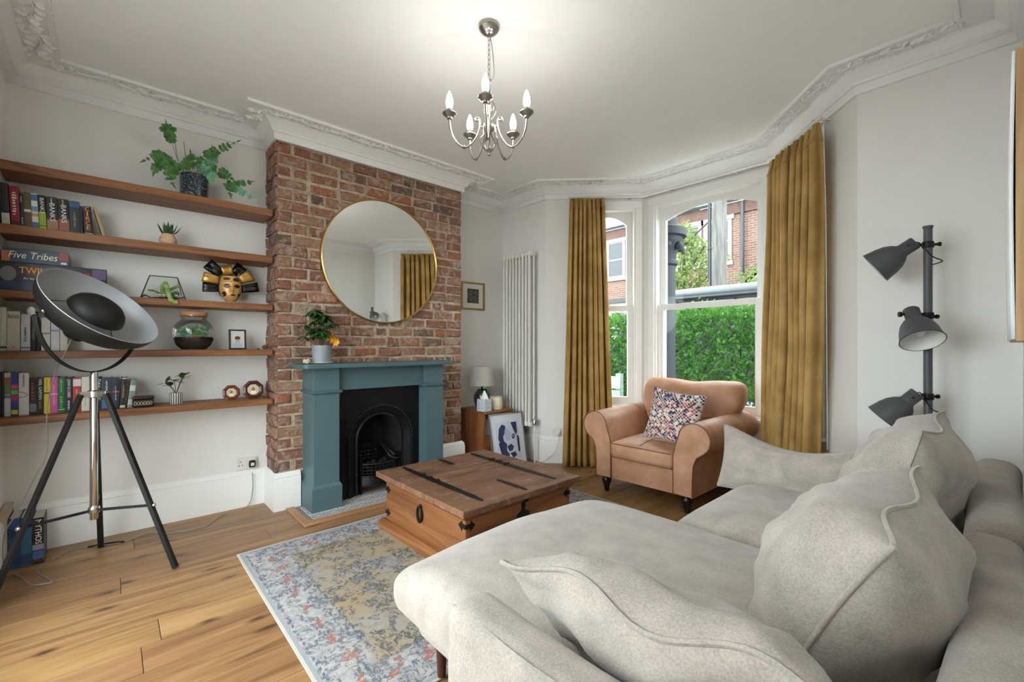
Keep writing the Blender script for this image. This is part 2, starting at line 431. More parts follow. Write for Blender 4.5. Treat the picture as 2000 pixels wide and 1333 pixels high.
SKIRT = [(0, 0), (.024, 0), (.024, .225), (.020, .232), (.022, .238), (.018, .252), (.008, .268), (.0, .272)]
names = ['left', 'breast_side_near', 'breast', 'breast_side_far', 'alcove', 'radiator', 'bay_left', 'bay', 'bay_right', 'far', 'right', 'near']
for i in range(NP):
    nm = 'baseboard_' + names[i]
    if i == 2:
        for j, (a, b) in enumerate(((None, .16), (1.305, None))):
            struct(sweep(i, SKIRT, a, b)[0], 'baseboard_breast_' + ('near' if j == 0 else 'far'), m_trim, smooth=30)
    elif i == 11:
        for j, (a, b) in enumerate(((None, XR-DX1), (XR-DX0, None))): struct(sweep(i, SKIRT, a, b)[0], 'baseboard_near_' + ('right' if j == 0 else 'left'), m_trim, smooth=30)
    else: struct(sweep(i, SKIRT)[0], nm, m_trim, smooth=30)
gd = thing('added_fill_door_1', None, None, ((DX0+DX1)/2, YN-.12, 0)); gd['kind'] = 'structure'  # added door pair, out of view, lets fill daylight in beside the camera
dw = (DX1-DX0)/2
MB().box((-dw, -.06, 0), (-dw+.06, .06, DZ)).box((dw-.06, -.06, 0), (dw, .06, DZ)).box((-dw+.06, -.06, DZ-.06), (dw-.06, .06, DZ)).build('added_door_frame', m_trim, gd, bevel=.003)
for s in (-1, 1):
    a, b = (-dw+.06, -.003) if s < 0 else (.003, dw-.06)
    lf = MB().box((a, -.022, .01), (a+.09, .022, DZ-.065)).box((b-.09, -.022, .01), (b, .022, DZ-.065)).box((a+.09, -.022, .01), (b-.09, .022, .26)).box((a+.09, -.022, DZ-.165), (b-.09, .022, DZ-.065)).build('added_door_leaf', m_trim, gd)
    MB().box((a+.085, -.003, .255), (b-.085, .003, DZ-.16)).build('pane', m_glass, lf)

# ================================================================== chimney breast with single bricks
breast = MB()
bx0, bxf = XL, BX-.012
breast.box((bx0, BY0+.012, 0), (bxf, 1.42, 2.75)).box((bx0, 1.86, 0), (bxf, BY1-.012, 2.75)).box((bx0, 1.42, .70), (bxf, 1.86, 2.75)).box((bx0, 1.42, 0), (bx0+.05, 1.86, .7))
breast = struct(breast, 'wall_chimney_breast', m_mortar)
brng = random.Random(21)
def brick(y0, y1, z0, z1, x0, xf, side=False):
    """brick with worn, uneven edges; its front at xf (faces the room) and its left end at y0"""
    j = lambda a=.006: brng.uniform(-a, a)
    c = ((x0+xf)/2, (y0+y1)/2, (z0+z1)/2); w = brng.uniform(-.009, .005)
    ch = .012
    vs = []
    for xx, e in ((x0, 0), (xf-ch+w, 0), (xf+w, ch)):
        for (yy, zz, sy, sz) in ((y0, z0, 1, 1), (y1, z0, -1, 1), (y1, z1, -1, -1), (y0, z1, 1, -1)):
            vs.append((xx+(j(.003) if xx != x0 else 0), yy+sy*e+j(), zz+sz*e*.8+j()))
    ym = (y0+y1)/2+j(.03); vs += [(xf+w+brng.uniform(-.004, .004), ym, z0+ch+j()), (xf+w+brng.uniform(-.004, .004), ym, z1-ch+j())]
    vs = [(a-c[0], b-c[1], d-c[2]) for a, b, d in vs]
    fs = [(0, 1, 5, 4), (1, 2, 6, 5), (2, 3, 7, 6), (3, 0, 4, 7), (4, 5, 9, 12, 8), (5, 6, 10, 9), (6, 7, 11, 13, 10), (7, 4, 8, 11), (8, 12, 13, 11), (12, 9, 10, 13)]
    MB().add(vs, fs).build('brick', m_brick, breast, smooth=38, loc=c)
NB = 29; hz = (2.69-.268)/NB
for r in range(NB):
    z0 = .268+r*hz; jt = .011; za, zb = z0+jt*.5, z0+hz-jt*.5
    y = BY0; first = True; odd = r % 2
    if odd: brick(BY0-.004, BY0+.215, za, zb, BX-.105, BX); yn = BY0+.215; side_to = BX-.105
    else: brick(BY0-.004, BY0+.104, za, zb, BX-.215, BX); yn = BY0+.104; side_to = BX-.215
    # the side return: remaining piece between the corner brick and the alcove wall
    if side_to-.012-XL > .03:
        c0 = brng.uniform(-.004, .003)
        brick(BY0-.002+c0, BY0+.09, za, zb, XL+.002, side_to-.012)
    y = yn
    while y < BY1-.03:
        y += brng.uniform(.010, .018)
        L = .104 if brng.random() < .3 else brng.uniform(.195, .225)
        e = min(y+L, BY1)
        if BY1-e < .07: e = BY1
        hidden = (y > 1.09 and e < 2.14 and zb < 1.0)
        if not hidden: brick(y, e, za, zb, BX-.1, BX)
        y = e

# ================================================================== hearth
m_tile = NT('patterned_hearth_tile')
_v = m_tile.coord(); _x, _y, _z = m_tile.sep(_v)
_ax = m_tile.math('ABSOLUTE', _x); _ay = m_tile.math('ABSOLUTE', _y)
_d = m_tile.math('MAXIMUM', _ax, _ay); _w = m_tile.math('FRACT', m_tile.math('MULTIPLY', _d, 62))
_k = m_tile.math('GREATER_THAN', _w, .45)
_diag = m_tile.math('LESS_THAN', m_tile.math('ABSOLUTE', m_tile.math('SUBTRACT', _ax, _ay)), .0045)
_k = m_tile.math('MAXIMUM', _k, _diag)
m_tile.set(Base_Color=m_tile.mix(_k, lin('#55575c'), lin('#c9c7c2')), Roughness=.35); m_tile = m_tile.m
m_grout = plain('hearth_grout', '#8b8a88', .8)
hearth = tag(MB().box((-3.50, 1.00, 0), (-3.14, 2.30, .004)).build('floor_hearth', m_grout), kind='structure')
for i in range(12):
    for j in range(3):
        MB().cbox((0, 0, 0), (.096, .098, .006)).build('tile', m_tile, hearth, bevel=.001, seg=1, loc=(-3.195-.1*j, 1.075+.103*i, .006))
hf = tag(bpy.data.objects.new('trim_hearth_edge', None), kind='structure'); COL.objects.link(hf)
MB().box((-3.14, .945, 0), (-3.075, 2.35, .012)).build('edge_board', m_oak2, hf, bevel=.002)
MB().box((-3.50, .945, 0), (-3.14, 1.00, .012)).build('edge_board', m_oak2x, hf, bevel=.002)
MB().box((-3.50, 2.295, 0), (-3.14, 2.35, .012)).build('edge_board', m_oak2x, hf, bevel=.002)

# ================================================================== fire surround
m_teal = plain('teal_paint', '#4a646a', .48, bump=.06, bscale=120, var=.03)
sur = thing('fire_surround', 'dusty teal painted wooden fire surround with mantel shelf against the brick breast', 'fireplace', (-3.51, 1.625, 0))
def S(*a): return [(p[0]+3.51, p[1]-1.625, p[2]) for p in a]
FX = -3.275
def sbox(name, lo, hi, **k): return MB().box(*S(lo, hi)).build(name, m_teal, sur, **k)
sbox('pilaster', (-3.513, 1.068, .006), (FX, 1.253, 1.035), bevel=.003)
sbox('pilaster', (-3.513, 1.985, .006), (FX, 2.160, 1.035), bevel=.003)
sbox('frieze', (-3.513, 1.253, .862), (-3.325, 1.985, 1.035), bevel=.003)
for a, b in ((1.068, 1.253), (1.985, 2.160)):
    pr_ = [(0, 0), (.018, .006), (.02, .018), (.012, .024), (0, .028)]
    mb = MB(); zz = .845
    vs = []
    for (o, h) in [(0, 0), (.016, .01), (.018, .018), (.008, .026), (0, .03)]:
        vs += [(-3.513, a-o, zz+h), (FX+o, a-o, zz+h), (FX+o, b+o, zz+h), (-3.513, b+o, zz+h)]
    vs = [S(p)[0] for p in vs]
    mb.add(vs, [(4*k+i, 4*k+(i+1) % 4, 4*k+4+(i+1) % 4, 4*k+4+i) for k in range(4) for i in range(4)])
    mb.build('neck_moulding', m_teal, sur, smooth=30)
    mb = MB(); vs = []
    for (o, h) in [(.014, .006), (.014, .172), (.0, .195)]:
        vs += [(-3.513, a-o, h), (FX+o, a-o, h), (FX+o, b+o, h), (-3.513, b+o, h)]
    vs = [S(p)[0] for p in vs]
    mb.add(vs, [(4*k+i, 4*k+(i+1) % 4, 4*k+4+(i+1) % 4, 4*k+4+i) for k in range(2) for i in range(4)])
    mb.build('plinth_block', m_teal, sur, smooth=30)
rc = .03; y0, y1, xf = .985, 2.235, -3.205
poly = [(-3.513, y0)] + [(xf-rc+rc*sin(t), y0+rc-rc*cos(t)) for t in [i*pi/12 for i in range(7)]] + [(xf-rc+rc*cos(t), y1-rc+rc*sin(t)) for t in [i*pi/12 for i in range(7)]] + [(-3.513, y1)]
MB().prism([(p[0]+3.51, p[1]-1.625) for p in poly], 1.035, 1.066).build('mantel_shelf', m_teal, sur, bevel=.004)

# cast-iron insert
m_iron = plain('black_cast_iron', '#101114', .36, .35, bump=.12, bscale=140)
m_iron_d = plain('sooty_iron', '#0b0b0c', .75, .0, bump=.3, bscale=60)
ins = thing('fireplace_insert', 'black cast-iron arched fireplace insert with rope moulding and small grate', 'fireplace', (-3.42, 1.625, .004))
IX = .03
def arch(hw, zs, n=24, z0=0.0, cy=.015, rz=None):
    rz = rz or hw
    return [(cy-hw, z0)] + [(cy-hw, z0+(zs-z0)*i/4) for i in range(1, 4)] + [(cy-hw*cos(pi*i/n), zs+rz*sin(pi*i/n)) for i in range(n+1)] + [(cy+hw, zs-(zs-z0)*i/4) for i in range(1, 4)] + [(cy+hw, z0)]
def ring(mb, P, xa, Q, xb):
    n = len(P); vs = [(xa, *p) for p in P] + [(xb, *q) for q in Q]
    mb.add(vs, [(i, i+1, n+i+1, n+i) for i in range(n-1)])
P_out = arch(.285, .435); n = len(P_out)
Q = []
for (yy, zz) in P_out:
    if zz <= .435: Q.append((-.372 if yy < .015 else .36, zz))
    else:
        an = atan2(zz-.435, yy-.015); k = min(.36/max(abs(cos(an)), 1e-6), .43/max(sin(an), 1e-6)); Q.append((.015+k*cos(an)-.003, .435+k*sin(an)))
mb = MB(); ring(mb, P_out, IX, Q, IX); mb.build('front_plate', m_iron, ins, smooth=40)
mb = MB(); P2 = arch(.262, .435); P3 = arch(.205, .44); P4 = arch(.19, .44, rz=.188)
ring(mb, P2, IX+.004, P_out, IX+.004); ring(mb, P3, IX-.03, P2, IX+.004); ring(mb, P4, IX-.022, P3, IX-.03)
mb.build('arch_moulding', m_iron, ins, smooth=35)
def along(P, ds):
    out = []; acc = 0
    for i in range(len(P)-1):
        a, b = Vector(P[i]), Vector(P[i+1]); L = (b-a).length
        while acc <= L: out.append(a+(b-a)*(acc/L)); acc += ds
        acc -= L
    return out
mb = MB()
for p in along(arch(.274, .435), .0165): mb.ball((IX+.006, p.x, p.y), (.009, .0075, .0075), 6, 4)
mb.build('rope_moulding', m_iron, ins, smooth=60)
mb = MB()
for p in along(arch(.197, .44), .013): mb.ball((IX-.020, p.x, p.y), (.006, .0055, .0055), 6, 4)
mb.build('bead_moulding', m_iron, ins, smooth=60)
mb = MB(); P5 = [(.015+(p[0]-.015)*.78, p[1]) for p in P4]; ring(mb, P5, -.27, P4, IX-.022); mb.build('firebox_cheeks', m_iron_d, ins, smooth=50)
mb = MB(); mb.add([(-.268, *p) for p in P5], [tuple(range(len(P5)))]); mb.build('fireback', m_iron_d, ins)
# grate: curved bars and a relief panel
gr_ = MB()
def arc_bar(z, r, w=.145, bow=.055, x0=-.0): return [(x0 + bow*(1-(2*k/10-1)**2), .015-w+2*w*k/10, z) for k in range(11)]
for z in (.165, .19, .215): gr_.tube(arc_bar(z, .006), .0065, 6)
for k in range(11):
    q = arc_bar(.165, 0)[k]; gr_.cyl(q, (q[0], q[1], .235), .0045, n=6)
gr_.tube(arc_bar(.24, 0), .009, 8)
gr_.build('fire_basket', m_iron, ins, smooth=50)
mb = MB()
mb.grid(lambda u, v: (.012+.06*(1-(2*u-1)**2)-.012*v, .015-.16+.32*u, .075+.075*v), 16, 3)
mb.tube(arc_bar(.148, 0, .16, .06, .014), .007, 8).tube(arc_bar(.075, 0, .16, .06, .016), .007, 8)
for sy in (-1, 1): mb.box((-.02, .015+sy*.165-.008, 0), (.01, .015+sy*.165+.008, .3))
mb.build('ash_guard', m_iron, ins, smooth=45)
mb = MB()
mb.box((-.16, -.11, .235), (-.13, .06, .36)); mb.box((-.15, -.12, .355), (-.11, .07, .375))
for i in range(5):
    for j in range(4): mb.ball((-.13, -.095+.034*i, .25+.03*j), (.008, .013, .012), 6, 4)
mb.build('relief_panel', m_iron, ins, smooth=50)
mb = MB(); mb.tube(spline([(-.12, .06, .36), (-.1, .09, .34), (-.06, .11, .29), (-.03, .13, .26), (.02, .16, .25)], 5), .008, 6)
mb.tube(spline([(-.13, .08, .37), (-.1, .11, .35), (-.06, .14, .30), (-.03, .16, .27)], 5), .006, 6); mb.build('damper_arm', m_iron, ins, smooth=60)
for k in range(6):
    mb = MB(); c = (-.08-.02*(k % 2), -.08+.036*k, .20+.012*(k % 3)); mb.ball(c, (.026, .028, .022), 7, 5)
    mb.v = [tuple(Vector(p)*1.0+Vector((brng.uniform(-.004, .004),)*3)) for p in mb.v]; mb.build('coal', m_iron_d, ins)

# ================================================================== round mirror
m_gold = plain('brushed_brass', '#c9a55c', .28, 1)
m_mirror = plain('mirror_silver', '#f2f4f2', .0, 1)
mir = thing('round_mirror', 'large round mirror with thin brass rim on the brick chimney breast', 'mirror', (-3.508, 1.7125, 1.905))
Mx = R(pi/2, 'Y')
MB().lathe([(.507, -.008), (.519, -.008), (.5195, .0), (.5195, .022), (.513, .026), (.509, .022), (.507, .014)], 96, Mx).build('rim', m_gold, mir, smooth=40)
MB().lathe([(1e-6, .015), (.5085, .015)], 96, Mx, cap=False).build('mirror_glass', m_mirror, mir)
MB().lathe([(1e-6, -.006), (.508, -.006)], 48, Mx, cap=False).build('backing', m_iron_d, mir)

# ================================================================== alcove shelves
m_shelf = wood('pine_shelf', '#56331b', '#7f4f2c', '#98653b', axis=1, rough=.5, rnd=25, bump=.25, streak='#44260f')
SH = [2.183, 1.845, 1.495, 1.170, .815]
desc = ['topmost thick wooden alcove shelf, with the fern on it', 'second wooden alcove shelf from the top, carrying paperbacks', 'middle wooden alcove shelf with board games and the carnival mask', 'fourth wooden alcove shelf from the top, under the glass globe', 'lowest wooden alcove shelf, holding the long row of books']
for k, z in enumerate(SH):
    t = .050 if k < 2 else .042
    mb = MB(); mb.grid(lambda u, v: (0, 0, 0), 1, 1); mb = MB()
    yy = [YN+.001+(BY0-YN-.022)*i/16 for i in range(17)]; rr = random.Random(k)
    w = [rr.uniform(-.0025, .0025) for _ in yy]
    vs = []
    for y_, d in zip(yy, w): vs += [(XL+.001, y_, z-t), (-3.53+d, y_, z-t+d*.4), (-3.53+d*.5, y_, z), (XL+.001, y_, z)]
    fs = [(4*i+j, 4*i+(j+1) % 4, 4*i+4+(j+1) % 4, 4*i+4+j) for i in range(16) for j in range(4)] + [(3, 2, 1, 0), (64, 65, 66, 67)]
    c = Vector((-3.66, .22, z)); vs = [tuple(Vector(p)-c) for p in vs]
    o = MB().add(vs, fs).build('alcove_shelf', m_shelf, bevel=.004, loc=c)
    tag(o, desc[k], 'shelf', 'wooden shelves in the alcove')

# ================================================================== books
PAPER = plain('book_paper', '#d9d0bd', .9)
_cm = {}
def cmat(c, rough=.5):
    if (c, rough) not in _cm: _cm[(c, rough)] = plain('print_' + c.strip('#'), c, rough)
    return _cm[(c, rough)]
def book(y0, w, h, z, col, label, xs=-3.60, depth=.135, lean=0, txt=(), bands=(), grp=None, name='book', pages=True):
    """standing book; spine faces the room (+x); txt = (string, fit length, colour, centre height 0..1, vertical?, letter size)"""
    b = thing(name, label, 'book', (xs, y0+w/2, z), 0, grp); b.rotation_euler = (radians(lean), 0, 0)
    ct = .0022; cm = cmat(col); mb = MB(); n = 5
    sp = [(.0015*cos(pi*(i/n-.5)), -w/2+w*i/n) for i in range(n+1)]
    poly = sp + [(-depth, w/2), (-depth, w/2-ct), (-.004, w/2-ct), (-.004, -w/2+ct), (-depth, -w/2+ct), (-depth, -w/2)]
    mb.prism(poly, 0, h); mb.build('cover', cm, b, smooth=35)
    if pages: MB().box((-depth+.004, -w/2+ct, .003), (-.004, w/2-ct, h-.003)).build('pages', PAPER, b)
    for (a, e, c) in bands: MB().box((-.001, -w/2+.0003, h*a), (.0021, w/2-.0003, h*e)).build('spine_band', cmat(c), b)
    for (s, fit, c, hz_, vert, size) in txt:
        if s[0] == '~':      # print too small to read in the photograph: a row of irregular strokes
            rg = random.Random(len(label)+int(s[1:])); k = int(s[1:]); mk_ = MB(); z_ = h*hz_+fit/2
            for i in range(k):
                st = fit/k; hh = size*rg.uniform(.5, .8); mk_.box((.0019, -hh/2, z_-st*(i+.82)), (.0025, hh/2*rg.uniform(.3, 1), z_-st*(i+.1+.3*rg.random())))
            mk_.build('lettering', cmat(c), b); continue
        M = frame_mat((.0023, 0, h*hz_), (0, 0, -1), (0, 1, 0)) if vert else frame_mat((.0023, 0, h*hz_), (0, 1, 0), (0, 0, 1))
        lettering(s, size, M, cmat(c), b, fit=fit, depth=.0004)
    return b
g2 = 'books on the second shelf'
z2 = SH[1]+.0005
book(-.432, .030, .232, z2, '#22262c', 'dark book at the far left end of the second shelf', lean=2.5, bands=[(.05, .3, '#b9b9a8')], grp=g2)
book(-.398, .033, .222, z2, '#8f2233', 'red paperback with pale vertical title on the second shelf', lean=2.5, txt=[('~9', .13, '#e8c9c0', .58, 1, .026)], bands=[(.02, .16, '#5a1a20')], grp=g2)
book(-.363, .0135, .19, z2, '#202124', 'very thin black paperback between the red and olive books', lean=2.5, txt=[('~4', .035, '#c9c9c9', .82, 1, .011), ('~4', .04, '#c9c9c9', .2, 1, .011)], grp=g2)
book(-.3485, .027, .198, z2, '#5d5238', 'olive brown paperback with a small white emblem on the spine', lean=2.5, bands=[(.46, .53, '#dcd8cc')], grp=g2)
book(-.320, .025, .198, z2, '#d8dbd6', 'white and blue striped paperback on the second shelf', lean=2.5, bands=[(.80, .97, '#3f6f9c'), (.5, .64, '#5f93b8'), (.36, .44, '#c77a70'), (.05, .2, '#48718a')], grp=g2)
book(-.293, .028, .196, z2, '#16181a', 'black paperback with lime green lower spine on second shelf', lean=2.5, bands=[(.13, .52, '#8fae35'), (.05, .11, '#a8d22c')], txt=[('BANKS', .085, '#e9e9e4', .70, 1, .022)], grp=g2)
book(-.263, .044, .194, z2, '#17181b', 'thick black paperback with tan foot and bold white lettering', lean=2.2, bands=[(.04, .34, '#a07a5e')], txt=[('~5', .035, '#cfcfcf', .88, 1, .012), ('BANKS', .10, '#f1f1ee', .56, 1, .030)], grp=g2)
book(-.217, .043, .192, z2, '#1b1a1b', 'thick black paperback with rust coloured foot and white lettering', lean=2.2, bands=[(.03, .40, '#96584a')], txt=[('~5', .035, '#d8b0a0', .88, 1, .012), ('BANKS', .10, '#f1ece8', .56, 1, .030)], grp=g2)
book(-.172, .043, .19, z2, '#252b33', 'charcoal book with a blue block at the top of its spine', lean=2, bands=[(.82, .98, '#2f4f86')], txt=[('~7', .09, '#8a8a6a', .45, 1, .016)], grp=g2)
book(-.1285, .0115, .168, z2, '#111214', 'narrow black book just left of the orange lettered spine', lean=2, grp=g2)
book(-.1115, .034, .172, z2, '#131110', 'black paperback with bright orange capitals stacked down the spine', lean=3, txt=[('C', .018, '#e8823a', .90, 0, .034), ('I', .006, '#e8823a', .74, 0, .034), ('R', .018, '#e8823a', .58, 0, .034), ('C', .018, '#e8823a', .42, 0, .034), ('E', .016, '#e8823a', .26, 0, .034)], bands=[(.04, .09, '#b9b2a4')], grp=g2)
book(-.0335, .013, .188, z2, '#a98f63', 'tan slim book leaning against the end of the row', lean=14, xs=-3.605, grp=g2)
g4 = 'books on the fourth shelf'; z4 = SH[3]+.0005
book(-.438, .022, .235, z4, '#d6d6cf', 'tall off-white book at the left end of the fourth shelf', bands=[(.06, .1, '#3a3a3a')], grp=g4)
book(-.414, .047, .215, z4, '#cfcbb9', 'cream book with bold black capitals at top of the spine', txt=[('ECO', .038, '#141414', .86, 0, .026), ('~2', .006, '#333333', .1, 1, .018)], grp=g4)
book(-.364, .035, .200, z4, '#c9ced2', 'pale grey book with black vertical lettering beside the cream one', txt=[('~8', .08, '#2b2b2b', .45, 1, .016), ('~8', .075, '#2b2b2b', .52, 1, .012)][:1], bands=[(.07, .1, '#555555')], grp=g4)
book(-.327, .022, .19, z4, '#1b1d20', 'black paperback behind the tripod lamp bracket', txt=[('~9', .09, '#9c8f6f', .55, 1, .013)], grp=g4)
book(-.303, .014, .17, z4, '#22201f', 'slim dark paperback on the fourth shelf near the lamp', grp=g4)
book(-.287, .034, .185, z4, '#cfcdc6', 'white paperback half hidden behind the lamp reflector', bands=[(.5, .54, '#a46a5a')], grp=g4)
book(-.250, .034, .18, z4, '#c4c7c9', 'light grey paperback behind the black lamp reflector', bands=[(.6, .66, '#8b97a0')], grp=g4)
book(-.214, .03, .19, z4, '#bdb6a4', 'beige paperback hidden mostly by the lamp reflector', grp=g4)
g5 = 'books on the lowest shelf'; z5 = SH[4]+.0005
book(-.4385, .012, .240, z5, '#1d2226', 'dark book at the left end of the lowest shelf', grp=g5)
book(-.4245, .023, .236, z5, '#c3cdcd', 'tall pale book with brown and green picture spine', bands=[(.74, .9, '#9c5f45'), (.5, .74, '#5f8a45'), (.42, .48, '#3f6f93')], grp=g5)
book(-.400, .026, .236, z5, '#2b4a94', 'bright blue book with multicoloured blobs on its spine', bands=[(.62, .72, '#d43f7a'), (.50, .60, '#63c23f'), (.36, .48, '#c2307a'), (.25, .34, '#4a3fa8'), (.04, .14, '#e3c437')], grp=g5)
w_ = book(-.372, .038, .232, z5, '#d8d6d4', 'tall thick white book with a line drawing of glasses', txt=[('~8', .07, '#333333', .82, 1, .010)], grp=g5)
MB().tube([(.0025, -.018, .13), (.0025, .004, .122), (.0025, .014, .112), (.0025, .006, .102), (.0025, -.018, .098)], .0013, 5).build('drawing', cmat('#1c1c1c'), w_)
book(-.332, .027, .2, z5, '#1c191a', 'black paperback with red title letters next to white book', txt=[('~6', .10, '#9c2a2a', .66, 1, .018)], bands=[(.08, .3, '#6f6f70')], grp=g5)
book(-.304, .026, .203, z5, '#141416', 'black paperback with thin white capitals left of the yellow one', txt=[('NEIL GAIMAN', .115, '#d9d9d9', .68, 1, .017), ('~5', .04, '#8d7f60', .25, 1, .014)], grp=g5)
book(-.277, .024, .203, z5, '#d9c71e', 'bright yellow paperback on the lowest shelf', txt=[('~8', .08, '#8f7d10', .76, 1, .012)], bands=[(.55, .59, '#1f1c10')], grp=g5)
book(-.252, .029, .205, z5, '#c9569b', 'bright pink paperback on the lowest shelf', txt=[('~11', .12, '#e890bb', .5, 1, .014)], bands=[(.52, .54, '#f0d0e0')], grp=g5)
book(-.2215, .027, .2, z5, '#1f6b3a', 'green paperback lettered in lighter green', txt=[('~7', .075, '#7dbb7d', .77, 1, .015), ('~5', .07, '#7dbb7d', .3, 1, .016)], bands=[(.08, .1, '#cfe0cf')], grp=g5)
book(-.1935, .031, .2, z5, '#111214', 'black paperback with bold white capitals right of the green one', txt=[('JOHN LE CARRE', .105, '#ececec', .68, 1, .017), ('~7', .055, '#cfcfcf', .2, 1, .013)], grp=g5)
book(-.1615, .034, .196, z5, '#b02438', 'crimson red hardback with a white sticker near the top', bands=[(.75, .96, '#d9d3d0')], txt=[('~6', .07, '#d99a4a', .48, 1, .016)], grp=g5)
book(-.126, .033, .2, z5, '#cdc8ba', 'cream paperback behind the chrome lamp pole', txt=[('~8', .08, '#9a8a70', .35, 1, .012)], grp=g5)
book(-.092, .026, .19, z5, '#4b4a48', 'grey paperback behind the chrome lamp pole', grp=g5)
book(-.065, .024, .198, z5, '#15161a', 'black paperback with tall white capitals right of the pole', txt=[('DAV', .05, '#e3e3e3', .8, 1, .022), ('STE', .05, '#e3e3e3', .42, 1, .022)], grp=g5)
book(-.040, .046, .19, z5, '#26313b', 'wide slate blue paperback right of the pole', txt=[('~6', .06, '#c4ccd0', .75, 1, .012)], bands=[(.04, .3, '#2f5f8f')], grp=g5)
book(.0075, .032, .19, z5, '#1d2633', 'navy paperback with a red dot near the end of the row', txt=[('~10', .09, '#b9c4cc', .5, 1, .010)], bands=[(.52, .57, '#a83a4a')], grp=g5)
book(.041, .024, .188, z5, '#2a241e', 'dark brown book edged with a cream border leaning left', lean=-3, bands=[(.02, .1, '#cdbf9c'), (.95, .985, '#cdbf9c')], txt=[('~9', .08, '#b39c70', .55, 1, .012)], grp=g5)
book(.074, .028, .172, z5, '#7d8a86', 'grey green patterned book leaning at the right end', lean=-6, bands=[(.6, .8, '#c9d2cc'), (.1, .3, '#b9c4bc')], grp=g5)
gf = 'large books standing on the floor'
book(-.434, .026, .318, .001, '#b9a98d', 'beige backed large book on the floor in the corner', xs=-3.55, depth=.2, grp=gf)
book(-.405, .042, .268, .001, '#274f86', 'large royal blue book standing on the floor', xs=-3.55, depth=.19, bands=[(.62, .8, '#1d3766'), (.1, .2, '#1d3766')], grp=gf)
book(-.361, .042, .266, .001, '#33607f', 'large teal blue book standing on the floor beside it', xs=-3.55, depth=.19, bands=[(.05, .25, '#2b3f63'), (.8, .98, '#2a4466')], grp=gf)
book(-.317, .044, .250, .001, '#241a18', 'large black book with big white letters standing on the floor', xs=-3.55, depth=.16, txt=[('MYTHOS', .13, '#f2efe8', .70, 1, .034)], bands=[(.30, .42, '#8a8aa0'), (.10, .28, '#3f5f8f'), (.04, .09, '#6a2f28')], grp=gf)

# ================================================================== board games on the middle shelf
z3 = SH[2]+.0005
gm = thing('board_game_box', 'large black boxed game with fiery letters under the smaller blue box', 'board game', (-3.55, -.23, z3), 0, 'boxed board games')
MB().box((-.225, -.208, 0), (0, .214, .152)).build('box', cmat('#15171b', .35), gm, bevel=.002)
MB().box((0, -.205, .004), (.0012, .212, .050)).build('print_panel', cmat('#1c2f4a', .35), gm)
MB().box((0, -.11, .085), (.0012, .07, .135)).build('title_panel', cmat('#5a1f16', .35), gm)
lettering('TWILIGHT', .05, frame_mat((.0016, -.04, .110), (0, 1, 0), (0, 0, 1)), cmat('#f0b13a'), gm, fit=.19, depth=.0003)
lettering('IMPERIUM', .03, frame_mat((.0016, .09, .112), (0, 1, 0), (0, 0, 1)), cmat('#b02a2a'), gm, fit=.10, depth=.0003)
lettering('An Epic Board Game', .016, frame_mat((.0016, -.05, .068), (0, 1, 0), (0, 0, 1)), cmat('#e6e6e6'), gm, fit=.14, depth=.0003)
MB().box((0, .15, .09), (.0014, .21, .146)).build('picture', cmat('#58406f', .4), gm)
MB().ball((0, -.175, .09), (.002, .03, .04), 12, 8).build('helmet_picture', cmat('#6d6f74', .4), gm)
g1 = thing('board_game_box', 'slim blue boxed game with white script title atop the black box', 'board game', (-3.56, -.30, z3+.153), 0, 'boxed board games')
MB().box((-.2, -.13, 0), (0, .123, .075)).build('box', cmat('#2a4257', .35), g1, bevel=.002)
lettering('Five Tribes', .052, frame_mat((.0012, -.015, .040), (0, 1, 0), (0, 0, 1)), cmat('#efe6d2'), g1, fit=.185, depth=.0003, shear=.25)
MB().box((0, .085, .03), (.0012, .122, .073)).build('picture', cmat('#8f3f2c', .4), g1)
MB().box((0, .092, .008), (.0014, .115, .02)).build('picture', cmat('#c9d6e0', .4), g1)
MB().box((0, -.13, .005), (.0012, -.1, .06)).build('picture', cmat('#b06a4a', .4), g1)

